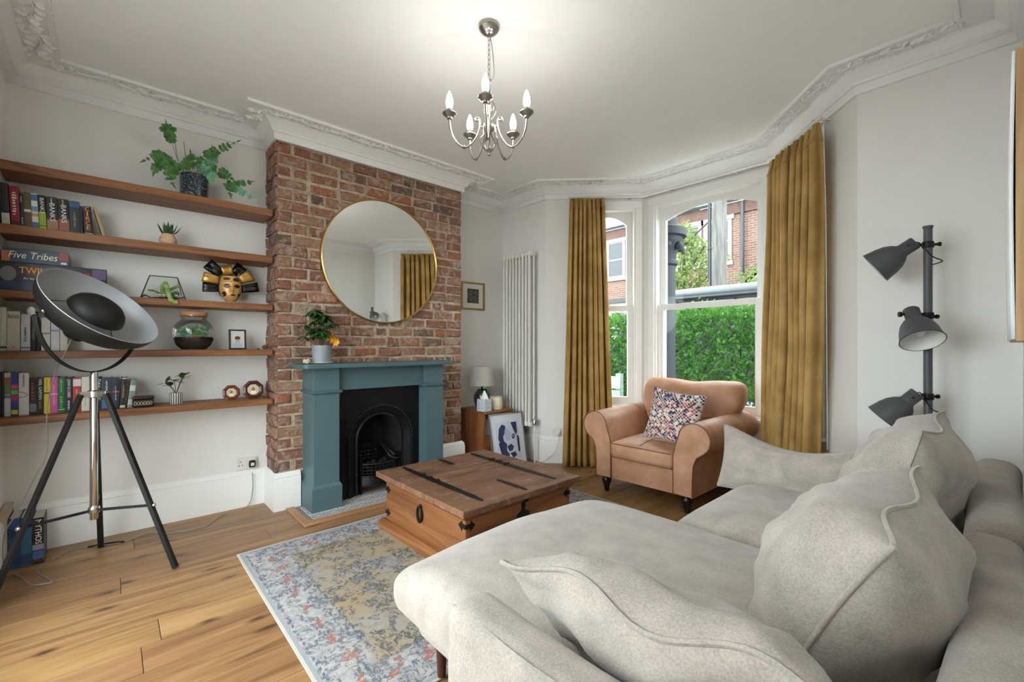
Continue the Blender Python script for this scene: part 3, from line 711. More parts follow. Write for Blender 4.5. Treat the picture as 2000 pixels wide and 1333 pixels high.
# ================================================================== plants
m_soil = plain('potting_soil', '#2b2018', .95, bump=.8, bscale=90)
def leafmat(name, c1, c2, rough=.5):
    t = NT(name); f = t.noise(t.coord(), 30, 3); t.set(Base_Color=t.ramp(f, [(.35, c1), (.65, c2)]), Roughness=rough, Specular_IOR_Level=.4)
    return t.m
m_fern = leafmat('fern_green', '#2f5a22', '#588746'); m_fern2 = leafmat('fern_blue_green', '#4a8064', '#79ab86')
m_dkleaf = leafmat('dark_leaf', '#1d4020', '#3c6b33', .35); m_succ = leafmat('succulent_green', '#1f3a1f', '#3a5c35', .4)
m_cact = leafmat('cactus_green', '#66803c', '#93a862'); m_stem = plain('brown_stem', '#5a4a33', .7)
def frond(mb, pts, w0, n=9, jag=2, seed=0, twist=0.2):
    """lobed leaf blade along a path, with jagged pairs of lobes and real thickness at the midrib"""
    r = random.Random(seed); P = spline(pts, 6); m = len(P)
    for i in range(1, n):
        k = int(i*(m-1)/n); p = P[k]; t = (P[min(k+1, m-1)]-P[k-1]).normalized()
        nrm = Vector((1, r.uniform(-.5, .5)*twist*3, r.uniform(-.5, .5)*twist*3)).normalized(); s = t.cross(nrm).normalized()
        env = sin(pi*min(1, (i/n)*.85+.18))**.7; L = w0*env*r.uniform(.75, 1.2)
        for sd in (-1, 1):
            d = (s*sd + t*.45).normalized(); q = d.cross(nrm).normalized(); b = L*.55; dx = nrm*r.uniform(-.25, .35)*L
            vs = [p-q*b*.55, p+d*L*.35-q*b*.95+dx*.3, p+d*L*.55-q*b*.55+dx*.5, p+d*L*.8-q*b*.7+dx*.8, p+d*L*1.05+dx, p+d*L*.8+q*b*.65+dx*.8, p+d*L*.55+q*b*.5+dx*.5, p+d*L*.35+q*b*.9+dx*.3, p+q*b*.55, p+nrm*.002]
            mb.add(vs, [(9, 0, 1, 2), (9, 2, 3, 4), (9, 4, 5, 6), (9, 6, 7, 8)])
    e = P[-1]; t = (P[-1]-P[-3]).normalized(); s = Vector((1, 0, 0)).cross(t).normalized()
    mb.add([e-t*w0*.5-s*w0*.2, e+t*w0*.55, e-t*w0*.5+s*w0*.2], [(0, 1, 2)])
    mb.tube([p for p in P[::2]], .0014, 4)
fp = thing('potted_fern', 'blue green fern in a dark glazed pot on the top shelf', 'plant', (-3.62, .415, SH[0]+.0005))
fo = Vector((-3.62, .415, SH[0]))
m_glaze = NT('speckled_blue_glaze'); _v = m_glaze.coord(); _n = m_glaze.noise(_v, 90, 3, .7)
m_glaze.set(Base_Color=m_glaze.ramp(_n, [(.42, '#151a22'), (.55, '#2f3946'), (.68, '#8b97a3')]), Roughness=.18); m_glaze.bump(_n, .3, .003); m_glaze = m_glaze.m
MB().lathe([(1e-6, 0), (.072, 0), (.078, .006), (.0795, .03), (.080, .15), (.076, .152), (.074, .13), (1e-6, .13)], 32).build('pot', m_glaze, fp, smooth=40)
MB().lathe([(1e-6, .132), (.074, .132)], 20, cap=False).build('soil', m_soil, fp)
FR = [([(.345, 2.371), (.313, 2.44), (.293, 2.507), (.276, 2.562), (.262, 2.618)], .038, 0, 2, .05),
      ([(.348, 2.359), (.3, 2.38), (.259, 2.39), (.209, 2.393), (.144, 2.337)], .036, 0, 1, .05), ([(.259, 2.39), (.232, 2.357), (.209, 2.313), (.196, 2.263)], .03, 0, 0, .06),
      ([(.355, 2.356), (.32, 2.364), (.293, 2.331), (.279, 2.271), (.303, 2.221)], .036, 0, 0, .05), ([(.424, 2.383), (.464, 2.443), (.498, 2.494), (.509, 2.547)], .036, 0, 0, .02),
      ([(.509, 2.47), (.536, 2.532), (.594, 2.581), (.674, 2.648)], .028, 0, 0, .0), ([(.442, 2.397), (.498, 2.421), (.536, 2.468)], .034, 1, 0, .05), ([(.442, 2.379), (.516, 2.39), (.586, 2.372), (.633, 2.337)], .034, 0, 0, .06),
      ([(.633, 2.337), (.682, 2.34), (.752, 2.362)], .026, 0, 0, .06), ([(.633, 2.337), (.674, 2.277), (.761, 2.24)], .03, 1, 0, .08), ([(.625, 2.345), (.609, 2.285), (.609, 2.211)], .032, 0, 0, .08),
      ([(.424, 2.37), (.475, 2.379), (.498, 2.317), (.509, 2.252)], .034, 1, 0, .12), ([(.391, 2.374), (.405, 2.414), (.395, 2.455), (.387, 2.488)], .022, 0, 0, .03), ([(.362, 2.362), (.37, 2.404), (.398, 2.407)], .03, 0, 0, .05)]
for k, (pp, w, mi, sk, dx) in enumerate(FR):
    mb = MB(); n_ = len(pp)
    P = [Vector((-3.61+dx*(i/(n_-1)), a, b-.028*(0)))-fo for i, (a, b) in enumerate(pp)]
    if sk: mb.tube(spline([(-.0, -.05, .135)] + P[:sk+1], 4), .0013, 4); P2_ = P[sk:]
    else: P2_ = P
    frond(mb, P2_, w*1.12, 8, seed=k); mb.build('frond', m_fern2 if mi else m_fern, fp)
mb = MB()
for pp in ([(.38, 2.31), (.345, 2.37), (.32, 2.442), (.313, 2.518)], [(.4, 2.31), (.37, 2.43), (.361, 2.502), (.357, 2.545)], [(.41, 2.31), (.43, 2.37), (.45, 2.40)], [(.43, 2.31), (.47, 2.385), (.55, 2.385)]): mb.tube(spline([Vector((-3.61, a, b))-fo for a, b in pp], 4), .0015, 4)
mb.build('stems', m_stem, fp, smooth=60)

su = thing('potted_succulent', 'small spiky dark green succulent in a round woven pot', 'plant', (-3.62, .275, SH[1]+.0005))
m_basket = NT('woven_clay'); _v = m_basket.coord(scale=(60, 60, 60)); _w = m_basket.n('TexChecker', {'Vector': _v, 'Scale': 2.0}).outputs[1]
m_basket.set(Base_Color=m_basket.mix(_w, lin('#b98f70'), lin('#d6b596')), Roughness=.8); m_basket.bump(_w, .5, .004); m_basket = m_basket.m
MB().lathe([(1e-6, 0), (.032, 0), (.043, .012), (.048, .03), (.045, .05), (.034, .066), (.035, .074), (.031, .074), (.030, .06), (1e-6, .058)], 24).build('pot', m_basket, su, smooth=40)
rr = random.Random(5)
for k in range(13):
    a = k*2.4; tilt = .15+.8*(k/13); L = .10*(1.1-.2*rr.random()); d = Vector((cos(a)*sin(tilt), sin(a)*sin(tilt), cos(tilt))); s = Vector((-sin(a), cos(a), 0)); u = s.cross(d)
    b = Vector((.008*cos(a), .008*sin(a), .06)); mb = MB(); mid = b+d*L*.45+u*.004
    mb.add([b-s*.006, b+s*.006, mid+s*.011, b+d*L-u*.012*tilt, mid-s*.011, mid-u*.005, b-u*.004], [(0, 6, 5, 4), (6, 1, 2, 5), (4, 5, 3), (5, 2, 3), (0, 4, 2, 1), (4, 3, 2)]); mb.build('leaf', m_succ, su)

# glass prism terrarium
m_thin = glass('thin_glass', (.96, .98, .97), .1); m_blk = plain('black_metal', '#191817', .45, .5)
te = thing('prism_terrarium', 'black edged glass prism terrarium with trailing cactus on middle shelf', 'terrarium', (-3.635, .25, z3))
b0 = [(.075, -.112, 0), (.075, .112, 0), (-.075, .112, 0), (-.075, -.112, 0)]; tp = [(0, -.066, .15), (0, .076, .15)]
mb = MB()
for a, b in ((b0[0], b0[1]), (b0[1], b0[2]), (b0[2], b0[3]), (b0[3], b0[0]), (b0[0], tp[0]), (b0[3], tp[0]), (b0[1], tp[1]), (b0[2], tp[1]), (tp[0], tp[1])): mb.tube([a, b], .0028, 5)
mb.build('edges', m_blk, te)
for f in ((b0[0], b0[1], tp[1], tp[0]), (b0[2], b0[3], tp[0], tp[1]), (b0[1], b0[2], tp[1]), (b0[3], b0[0], tp[0])): MB().add(f, [tuple(range(len(f)))]).build('pane', m_thin, te)
MB().grid(lambda u, v: (-.07+.14*v, -.104+.208*u, .012+.012*sin(7*u+3*v)+.006*sin(20*u)), 14, 8).build('soil', m_soil, te, smooth=180)
for k in range(9): MB().ball((.03+.03*rr.random(), -.02+.11*rr.random(), .025), (.009, .011, .007), 7, 5).build('pebble', cmat('#cfc9be', .6), te, smooth=60)
mb = MB().tube(spline([(.0, .0, .03), (.02, .0, .08), (.045, .012, .1), (.08, .02, .05), (.108, .03, .0), (.112, .05, -.022), (.112, .066, -.02)], 6), [.013+.002*sin(i*1.3) for i in range(37)], 8)
mb.tube(spline([(.01, .02, .05), (.02, .05, .075), (.02, .085, .098)], 6), .009, 8).tube(spline([(.01, -.01, .03), (.03, -.04, .05), (.02, -.075, .055)], 5), .006, 7).build('cactus_arms', m_cact, te, smooth=60)
for k in range(6): MB().ball((.0, .05+.02*rr.random(), .035+.012*rr.random()), (.018, .02, .016), 7, 5).build('moss_tuft', m_fern, te, smooth=60)

# carnival mask
m_mgold = plain('mask_gold', '#b98d45', .35, .7, bump=.2, bscale=60); m_mblk = plain('mask_black', '#171511', .25, .3)
m_mskin = plain('mask_gilt_face', '#c99a5c', .38, .25, var=.06); m_mbrown = plain('mask_dark_brown', '#2c1710', .35)
mk = thing('carnival_mask', 'gold and black carnival mask with ribbon loops on the middle shelf', 'mask', (-3.70, .628, z3))
mo = Vector((-3.70, .628, z3))
def face(u, v):
    a = -pi*.5+pi*u; zz = .012+.178*v; w = .067*sqrt(max(0.0, 1-abs((v-.58)/.62)**2.2))
    w = max(w, .012); yb = w*sin(a); xb = .06*cos(a)*(w/.067)**.6
    nose = .022*math.exp(-((yb+.002)/.010)**2)*math.exp(-((v-.46)/.14)**2)
    eye = -.008*(math.exp(-((abs(yb)-.03)/.016)**2)*math.exp(-((v-.60)/.07)**2))
    lip = .006*math.exp(-(yb/.018)**2)*math.exp(-((v-.25)/.04)**2); brow = .006*math.exp(-((v-.72)/.06)**2)
    return (.045+xb+nose+eye+lip+brow, yb, zz)
MB().grid(face, 28, 28).build('face', m_mskin, mk, smooth=180)
def onface(y, v, d=.0015):
    w = max(.012, .067*sqrt(max(0.0, 1-abs((v-.58)/.62)**2.2))); u = (math.asin(max(-1, min(1, y/w)))+pi/2)/pi
    p = Vector(face(u, v)); return p+Vector((d, 0, 0))
def patch(c, ry, rv, name, mat, k=14, d=.002):
    pts = [onface(c[0], c[1], d+.001)] + [onface(c[0]+ry*cos(2*pi*i/k), c[1]+rv*sin(2*pi*i/k), d) for i in range(k)]
    MB().add(pts, [(0, i+1, (i+1) % k+1) for i in range(k)]).build(name, mat, mk, smooth=180)
for sg in (-1, 1): patch((sg*.031, .60), .019, .068, 'eye', m_mblk)
patch((.004, .25), .017, .03, 'lips', m_mbrown)
patch((-.045, .28), .012, .10, 'swirl', m_mbrown); patch((.046, .25), .010, .08, 'swirl', m_mbrown); patch((.028, .86), .024, .08, 'swirl', m_mbrown); patch((-.03, .88), .02, .05, 'swirl', m_mbrown)
mb = MB(); 
for i in range(34):
    a = -.25*pi+1.5*pi*i/33; mb.ball((.03, .071*cos(a), .112+.088*sin(a)), (.008, .006, .006), 6, 4)
mb.build('braid', m_mbrown, mk, smooth=60)
for k, (b, t, w, gold) in enumerate([((.571, 1.703), (.487, 1.772), .058, 0), ((.615, 1.702), (.594, 1.775), .058, 1), ((.659, 1.713), (.709, 1.78), .056, 0), ((.558, 1.653), (.459, 1.675), .05, 1), ((.687, 1.672), (.775, 1.714), .06, 1), ((.553, 1.6), (.457, 1.602), .05, 0), ((.702, 1.607), (.815, 1.632), .05, 0)]):
    B_, T_ = Vector((0, b[0]-.628, b[1]-z3)), Vector((0, t[0]-.628, t[1]-z3)); d = T_-B_; L = d.length; d /= L; s = Vector((1, 0, 0)).cross(d)
    def rib(u, v, B_=B_, d=d, s=s, L=L, w=w, k=k):
        a = 2*pi*u*.86+.25; r = -cos(a); along_ = L*.5*(1+r); x_ = .018*sin(a)+.03
        return B_ + d*(along_-.008) + s*(w*(v-.5)*(1+.35*along_/L)) + Vector((x_+.004*sin(v*9+k), 0, 0))
    mb = MB(); mb.grid(rib, 16, 5); o = mb.build('ribbon_loop', m_mgold if gold else m_mblk, mk, smooth=180)
    sm = o.modifiers.new('thick', 'SOLIDIFY'); sm.thickness = .0025

# globe terrarium
gt = thing('globe_terrarium', 'round glass globe terrarium with cork lid on the fourth shelf', 'terrarium', (-3.645, .415, SH[3]+.0005))
GR = .123
prof = [(1e-6, .001), (.07, .001)] + [(GR*cos(a), .112+.112*sin(a)) for a in [radians(-58+8*i) for i in range(15)]] + [(.078, .222), (.077, .236)]
MB().lathe(prof, 40, cap=False).build('glass_bowl', m_thin, gt, smooth=60)
m_cork = plain('cork', '#b5784a', .85, bump=.5, bscale=120, var=.12)
MB().lathe([(1e-6, .225), (.074, .225), (.078, .232), (.079, .25), (.076, .253), (1e-6, .253)], 32).build('cork_lid', m_cork, gt, smooth=40)
MB().lathe([(1e-6, .004), (.068, .004), (.095, .03), (.112, .07), (.105, .085), (.06, .075), (1e-6, .08)], 32).build('soil', m_soil, gt, smooth=60)
for k in range(16):
    a = rr.uniform(0, 6.28); r0 = rr.uniform(.01, .06); mb = MB(); b = Vector((r0*cos(a), r0*sin(a), .08)); e = b+Vector((.03*cos(a), .03*sin(a), rr.uniform(.03, .085)))
    P = [b, (b+e)/2+Vector((0, 0, .015)), e]; frond(mb, P, .026, 5, seed=k, twist=.6); mb.build('sprig', m_fern if k % 3 else m_fern2, gt)
for k in range(3): MB().ball((.075-.01*k, -.02+.02*k, .085), (.012, .018, .008), 8, 5).build('stone', cmat('#b06a48', .7), gt, smooth=60)

# framed photographs
def frame_box(mb, w, h, b, d, x0=0):
    mb.box((x0, -w/2, 0), (x0+d, -w/2+b, h)).box((x0, w/2-b, 0), (x0+d, w/2, h)).box((x0, -w/2+b, 0), (x0+d, w/2-b, b)).box((x0, -w/2+b, h-b), (x0+d, w/2-b, h)); return mb
m_bframe = plain('black_frame', '#17120f', .4)
ph = thing('photo_frame', 'small upright black photo frame beside the glass globe', 'photo frame', (-3.64, .668, SH[3]+.0005)); ph.rotation_euler = (0, radians(-5), 0)
frame_box(MB(), .106, .142, .010, .012).build('frame', m_bframe, ph, bevel=.001)
MB().box((.002, -.044, .009), (.004, .044, .133)).build('photo_print', cmat('#c6c3bf', .4), ph)
MB().prism([(-.03, .01), (.03, .01), (.028, .035), (.015, .052), (-.012, .052), (-.028, .036)], .004, .0046, 'x').build('photo_print', cmat('#9fb6c4', .4), ph)
MB().ball((.0042, .001, .068), (.0008, .016, .019), 12, 8).build('photo_print', cmat('#c99a80', .4), ph)
MB().ball((.0046, .001, .082), (.0008, .018, .013), 12, 8).build('photo_print', cmat('#4a3228', .4), ph)
m_mahog = plain('mahogany', '#4a2417', .35, var=.2); m_mahog2 = plain('reddish_wood', '#6b3a20', .35, var=.2)
def octa(y, z, r, mat, label):
    o = thing('octagonal_photo_frame', label, 'photo frame', (-3.62, y, z), 0, 'octagonal photo frames'); o.rotation_euler = (0, radians(-8), 0)
    P8 = lambda q: [(q*sin(pi/8+pi/4*i), r+q*1.0*cos(pi/8+pi/4*i)) for i in range(8)]
    k = 1/cos(pi/8); mb = MB(); a, b, c = P8(r*k), P8(r*.78*k), P8(r*.58*k)
    vs = [(0, *p) for p in a] + [(.012, *p) for p in a] + [(.018, *p) for p in b] + [(.010, *p) for p in c]
    mb.add(vs, [(8*j+i, 8*j+(i+1) % 8, 8*j+8+(i+1) % 8, 8*j+8+i) for j in range(3) for i in range(8)] + [tuple(range(7, -1, -1))]); mb.build('frame', mat, o)
    MB().prism(P8(r*.58*k), .004, .0095, 'x').build('photo_print', cmat('#c8b49a', .5), o)
    MB().ball((.0098, 0, r*1.05), (.0006, r*.18, r*.24), 10, 6).build('photo_print', cmat('#8a6a55', .5), o)
    MB().ball((.0098, 0, r*.72), (.0006, r*.3, r*.2), 10, 6).build('photo_print', cmat('#e6ddd0', .5), o)
octa(.627, SH[4]+.0005, .052, m_mahog2, 'smaller octagonal reddish wood photo frame on the lowest shelf')
octa(.763, SH[4]+.0005, .064, m_mahog, 'larger octagonal dark mahogany photo frame nearest the brick breast')
MB_ = MB().ball((0, 0, .0), (.02, .022, .017), 12, 8); o = MB_.build('seed_pod', plain('seed_pod_brown', '#5a4530', .8, bump=1, bscale=70), smooth=60, loc=(-3.62, .84, SH[3]+.0175)); tag(o, 'small round brown seed pod at the right end of the fourth shelf', 'ornament')
o = MB().rbox((0, 0, .004), (.014, .018, .008), .002, 3).build('trinket', cmat('#15130f'), smooth=50, loc=(-3.6, .79, SH[3]+.0005)); tag(o, 'tiny black trinket next to the brown seed pod', 'ornament')
# striped pot
sp_ = thing('potted_plant', 'small leafy plant in a black and white striped pot', 'plant', (-3.62, .317, SH[4]+.0005))
t = NT('striped_ceramic'); _x, _y, _z = t.sep(t.coord()); an = t.math('ARCTAN2', _y, _x); s_ = t.math('GREATER_THAN', t.math('FRACT', t.math('MULTIPLY', an, 18/(2*pi))), .5)
t.set(Base_Color=t.mix(s_, lin('#e4e2dc'), lin('#26262b')), Roughness=.35)
MB().lathe([(1e-6, 0), (.033, 0), (.035, .003), (.036, .075), (.033, .075), (.032, .06), (1e-6, .06)], 28).build('pot', t.m, sp_, smooth=40)
MB().lathe([(1e-6, .063), (.032, .063)], 16, cap=False).build('soil', m_soil, sp_)
def oval_leaf(mb, b, d, L, W, nrm, fold=.15):
    d = Vector(d).normalized(); nrm = Vector(nrm); s = d.cross(nrm).normalized(); u = s.cross(d); b = Vector(b)
    a = [(0, 0), (.3, .42), (.6, .5), (.85, .28), (1, 0)]
    vs = [b+d*L*t_-u*L*.12*t_*t_ for t_, _ in a] + [b+d*L*t_+s*W*w_+u*(W*w_*fold-L*.12*t_*t_) for t_, w_ in a[1:4]] + [b+d*L*t_-s*W*w_+u*(W*w_*fold-L*.12*t_*t_) for t_, w_ in a[1:4]]
    mb.add(vs, [(0, 1, 5), (1, 2, 6, 5), (2, 3, 7, 6), (3, 4, 7), (0, 8, 1), (1, 8, 9, 2), (2, 9, 10, 3), (3, 10, 4)])
stm = MB()
for k, (a, e) in enumerate([((0, 0, .062), (.005, -.055, .14)), ((0, 0, .062), (0, -.01, .15)), ((0, 0, .062), (.01, .03, .165)), ((0, 0, .062), (.0, .045, .185)), ((0, 0, .062), (.02, -.03, .12))]):
    stm.tube(spline([a, (Vector(a)+Vector(e))/2+Vector((0, 0, .01)), e], 4), .002, 5)
    for j in range(4):
        dd = Vector((rr.uniform(-.4, 1), rr.uniform(-1, 1), rr.uniform(-.2, .6))); mb = MB(); oval_leaf(mb, e, dd, rr.uniform(.045, .065), .034, (0, 0, 1)); mb.build('leaf', m_dkleaf, sp_)
stm.build('stem', m_stem, sp_, smooth=60)
tb = thing('trinket_box', 'dark carved trinket box with pale inlay on the lowest shelf', 'box', (-3.61, .15, SH[4]+.0005))
MB().rbox((0, 0, .024), (.07, .104, .048), .008, 4).build('body', plain('dark_carved_wood', '#2a1712', .4, bump=.4, bscale=100), tb, smooth=50)
MB().rbox((0, 0, .058), (.074, .108, .018), .006, 4).build('lid', plain('dark_lid', '#3a2018', .35), tb, smooth=50)
for k in range(6):
    MB().tube([(.0355, -.038+.015*k+.006*cos(2*pi*i/10), .024+.010*sin(2*pi*i/10)) for i in range(10)], .0013, 4, closed=True).build('inlay', cmat('#d9cdb4', .5), tb)

# ================================================================== on the mantel shelf
mz = 1.0665
mp = thing('potted_plant', 'bushy dark green plant with orange flowers in a ribbed grey pot', 'plant', (-3.345, 1.15, mz))
MB().lathe([(1e-6, 0), (.06, 0), (.076, .008), (.078, .013), (.072, .013), (.058, .006), (1e-6, .006)], 32).build('saucer', plain('white_saucer', '#e2ded6', .3), mp, smooth=40)
mb = MB(); n = 72
def ribpot(u, v):
    a = 2*pi*u; r = .060+.008*v+(.0016*sin(n*.5*a*1.0+3*sin(v*7))); return (r*cos(a), r*sin(a), .009+.125*v)
mb.grid(ribpot, 144, 8, wrapu=True); mb.lathe([(.067, .134), (.062, .134), (.060, .11), (1e-6, .11)], 36, cap=False); mb.build('pot', plain('ribbed_grey_ceramic', '#8a9094', .5, var=.1), mp, smooth=50)
MB().lathe([(1e-6, .113), (.061, .113)], 20, cap=False).build('soil', m_soil, mp)
stm = MB(); r3 = random.Random(9)
for k in range(38):
    a = r3.uniform(0, 2*pi); R_ = r3.uniform(.02, .115); zt = r3.uniform(.2, .40) if R_ < .09 else r3.uniform(.17, .3)
    e = Vector((R_*cos(a)*.8, R_*sin(a)-.02, zt)); stm.tube(spline([(0, 0, .11), (e.x*.4, e.y*.35, zt*.7), e], 4), .0018, 5)
    for j in range(7):
        an = 2*pi*j/7+r3.random(); dd = Vector((cos(an), sin(an), r3.uniform(-.75, .1))); mb = MB(); oval_leaf(mb, e, dd, r3.uniform(.055, .085), .026, (0, 0, 1), .2); mb.build('leaf', m_dkleaf, mp)
stm.build('stem', m_stem, mp, smooth=60)
m_petal = plain('orange_petal', '#e8922a', .5); m_petal2 = plain('yellow_petal', '#f0b92e', .5)
for k, c in enumerate([(.05, .055, .175), (.055, .075, .155), (.045, .045, .195), (.035, .085, .17)]):
    for j in range(6):
        an = 2*pi*j/6+k; mb = MB(); oval_leaf(mb, c, (.5, cos(an), sin(an)), .032, .022, (1, 0, 0), .3); mb.build('petal', m_petal if (j+k) % 2 else m_petal2, mp)
sh_ = MB()
for k in range(9):
    a = k*2.4; sh_.ball((.012*cos(a), .014*sin(a), .012+.002*k), (.010, .012, .010), 8, 6)
tag(sh_.build('seashell', plain('pale_shell', '#cbb9a3', .6, bump=.8, bscale=120), smooth=60, loc=(-3.30, 1.03, mz)), 'pale crusty seashell on the left end of the mantel', 'shell')

# ================================================================== rug
def rug_mat():
    t = NT('distressed_rug'); co = t.coord(); x, y, z = t.sep(co)
    hx, hy = .79, 1.15
    ax, ay = t.math('ABSOLUTE', x), t.math('ABSOLUTE', y)
    d = t.math('MINIMUM', t.math('SUBTRACT', hx, ax), t.math('SUBTRACT', hy, ay))
    wob = t.math('MULTIPLY', t.math('SUBTRACT', t.noise(co, 9, 4, .6), .5), .05)
    d2 = t.math('ADD', d, wob)
    sym = t.n('CombineXYZ', {0: ax, 1: ay, 2: 0.0}).outputs[0]
    wn = t.n('TexNoise', {'Vector': sym, 'Scale': 7.0, 'Detail': 3.0}).outputs[1]
    warped = t.n('VectorMath', {0: sym, 1: t.n('VectorMath', {0: wn, 3: .16}, operation='SCALE').outputs[0]}, operation='ADD').outputs[0]
    wear = t.noise(co, 26, 6, .75); wear2 = t.noise(co, 2.2, 4, .6); fib = t.noise(co, 240, 2, .6)
    field = t.ramp(t.math('ADD', t.math('MULTIPLY', wear2, .7), t.math('MULTIPLY', wear, .3)), [(.36, '#a39fa2'), (.46, '#a3967f'), (.62, '#a9916c')])
    bord = t.ramp(wear, [(.35, '#96969a'), (.6, '#bab7b3')])
    c = t.mix(t.ramp(d2, [(.20, (0, 0, 0, 1)), (.25, (1, 1, 1, 1))]), bord, field)
    sp1 = t.noise(co, 48, 5, .8); sp2 = t.noise(t.coord(scale=(1, 2.2, 1)), 34, 5, .8); sp3 = t.noise(t.coord(scale=(2.2, 1, 1)), 40, 4, .8)
    def flecks(c, mscale, mlo, speck, slo, col, rmin, rmax, dx=0):
        mv = t.n('VectorMath', {0: warped, 1: (dx, dx*1.7, 0)}, operation='ADD').outputs[0]
        m = t.ramp(t.noise(mv, mscale, 2, .5), [(mlo, (0, 0, 0, 1)), (mlo+.05, (1, 1, 1, 1))])
        s_ = t.ramp(speck, [(slo, (0, 0, 0, 1)), (slo+.05, (1, 1, 1, 1))])
        k = t.math('MULTIPLY', m, s_); k = t.math('MULTIPLY', k, t.math('MULTIPLY', t.math('GREATER_THAN', d2, rmin), t.math('LESS_THAN', d2, rmax)))
        return t.mix(t.math('MULTIPLY', k, .85), c, lin(col))
    c = flecks(c, 9, .51, sp1, .48, '#3d4a46', .22, 2)
    c = flecks(c, 13, .53, sp2, .48, '#4b5260', .22, 2, 3)
    c = flecks(c, 7, .57, sp3, .52, '#8a6c58', .22, 2, 7)
    c = flecks(c, 16, .49, sp2, .48, '#4d5468', .03, .24, 5)
    c = flecks(c, 22, .50, sp3, .48, '#6a7078', .03, .24, 9)
    c = flecks(c, 12, .58, sp1, .45, '#9c6458', .13, .24, 11)
    c = flecks(c, 5, .56, sp3, .52, '#56688f', .2, 2, 15)
    rust = t.math('MULTIPLY', t.math('GREATER_THAN', t.math('SINE', t.math('MULTIPLY', t.math('ADD', x, y), 42)), .55), t.math('MULTIPLY', t.math('GREATER_THAN', d2, .115), t.math('LESS_THAN', d2, .145)))
    c = t.mix(t.math('MULTIPLY', rust, t.math('GREATER_THAN', sp1, .47)), c, lin('#a8685a'))
    dash = t.math('GREATER_THAN', t.math('SINE', t.math('MULTIPLY', t.math('ADD', x, y), 170)), -.2)
    for lo, hi, col in ((.036, .046, '#4d587a'), (.222, .232, '#555f66')):
        k = t.math('MULTIPLY', t.math('GREATER_THAN', d, lo), t.math('LESS_THAN', d, hi)); k = t.math('MULTIPLY', t.math('MULTIPLY', k, dash), t.math('GREATER_THAN', wear, .42))
        c = t.mix(t.math('MULTIPLY', k, t.math('MULTIPLY', t.math('GREATER_THAN', sp1, .47), .8)), c, lin(col))
    edge = t.math('LESS_THAN', d, .012); c = t.mix(edge, c, lin('#c9c3b6'))
    e2 = t.math('MULTIPLY', t.math('GREATER_THAN', d, .012), t.math('LESS_THAN', d, .028)); c = t.mix(e2, c, lin('#9c9fa3'))
    c = t.mix(t.ramp(fib, [(.3, (.35, .35, .35, 1)), (.6, (0, 0, 0, 1))]), c, lin('#8d8a88'))
    t.set(Base_Color=c, Roughness=.95, Specular_IOR_Level=.15).bump(t.math('ADD', fib, wear), .5, .004); return t.m
rug = MB().rbox((0, 0, .0045), (1.58, 2.30, .008), .004, 4).build('rug', rug_mat(), loc=(-2.13, 1.68, .0006)); tag(rug, 'faded Persian style rug in beige, navy and rust on the oak floor', 'rug')

# ================================================================== trunk coffee table
RZ = .0095
m_trunk = wood('trunk_orange_wood', '#61371c', '#82512c', '#99673f', axis=0, rough=.5, rnd=3, scale=.8, bump=.3, streak='#6b3a1d')
m_trunky = wood('trunk_orange_wood_y', '#60361b', '#834f2b', '#9a673c', axis=1, rough=.5, rnd=3, scale=.8, bump=.3, streak='#5c3119')
t_ = NT('trunk_worn_top'); _v = t_.coord(scale=(14, 1.6, 10)); _a = t_.noise(_v, 1, 6, .65, 1); _b = t_.noise(t_.coord(), 11, 6, .75, .3); _c = t_.noise(t_.coord(), 55, 4, .7)
_k = t_.ramp(_a, [(.3, '#4a2f20'), (.5, '#74503a'), (.7, '#8a6549')]); _k = t_.mix(t_.ramp(_b, [(.54, (0, 0, 0, 1)), (.74, (.75, .75, .75, 1))]), _k, lin('#a8937f')); _k = t_.mix(t_.ramp(_c, [(.28, (.7, .7, .7, 1)), (.4, (0, 0, 0, 1))]), _k, lin('#3a261c'))
t_.set(Base_Color=_k, Roughness=.55).bump(_c, .3, .003); m_trunktop = t_.m
m_wrought = plain('wrought_iron', '#221d1b', .5, .6, bump=.4, bscale=80)
tx0, tx1, ty0, ty1 = -2.757, -1.78, 1.292, 2.205; tcx, tcy = (tx0+tx1)/2, (ty0+ty1)/2; hx, hy = (tx1-tx0)/2, (ty1-ty0)/2
tr = thing('trunk_coffee_table', 'low antique wooden trunk with black iron straps on the rug', 'coffee table', (tcx, tcy, RZ))
b = .05
MB().box((-hx+b, -hy+b, .05), (hx-b, -hy+b+.025, .325)).build('side_panel', m_trunk, tr, bevel=.003); MB().box((-hx+b, hy-b-.025, .05), (hx-b, hy-b, .325)).build('side_panel', m_trunk, tr, bevel=.003)
MB().box((-hx+b, -hy+b+.025, .05), (-hx+b+.025, hy-b-.025, .325)).build('back_panel', m_trunky, tr, bevel=.003)
MB().box((hx-b-.025, -hy+b+.025, .05), (hx-b, hy-b-.025, .325)).build('front_panel', m_trunky, tr, bevel=.003)
def plinth(o0, z0, o1, z1, o2, z2):
    vs = []
    for o, z in ((o0, z0), (o1, z1), (o2, z2), (.10, z2)): vs += [(-hx+o, -hy+o, z), (hx-o, -hy+o, z), (hx-o, hy-o, z), (-hx+o, hy-o, z)]
    return MB().add(vs, [(4*k+i, 4*k+(i+1) % 4, 4*k+4+(i+1) % 4, 4*k+4+i) for k in range(3) for i in range(4)])
plinth(.012, 0, .012, .038, .035, .056).build('plinth', m_trunk, tr, smooth=30)
plinth(.05, .290, .022, .318, .022, .326).build('lid_moulding', m_trunk, tr, smooth=30)
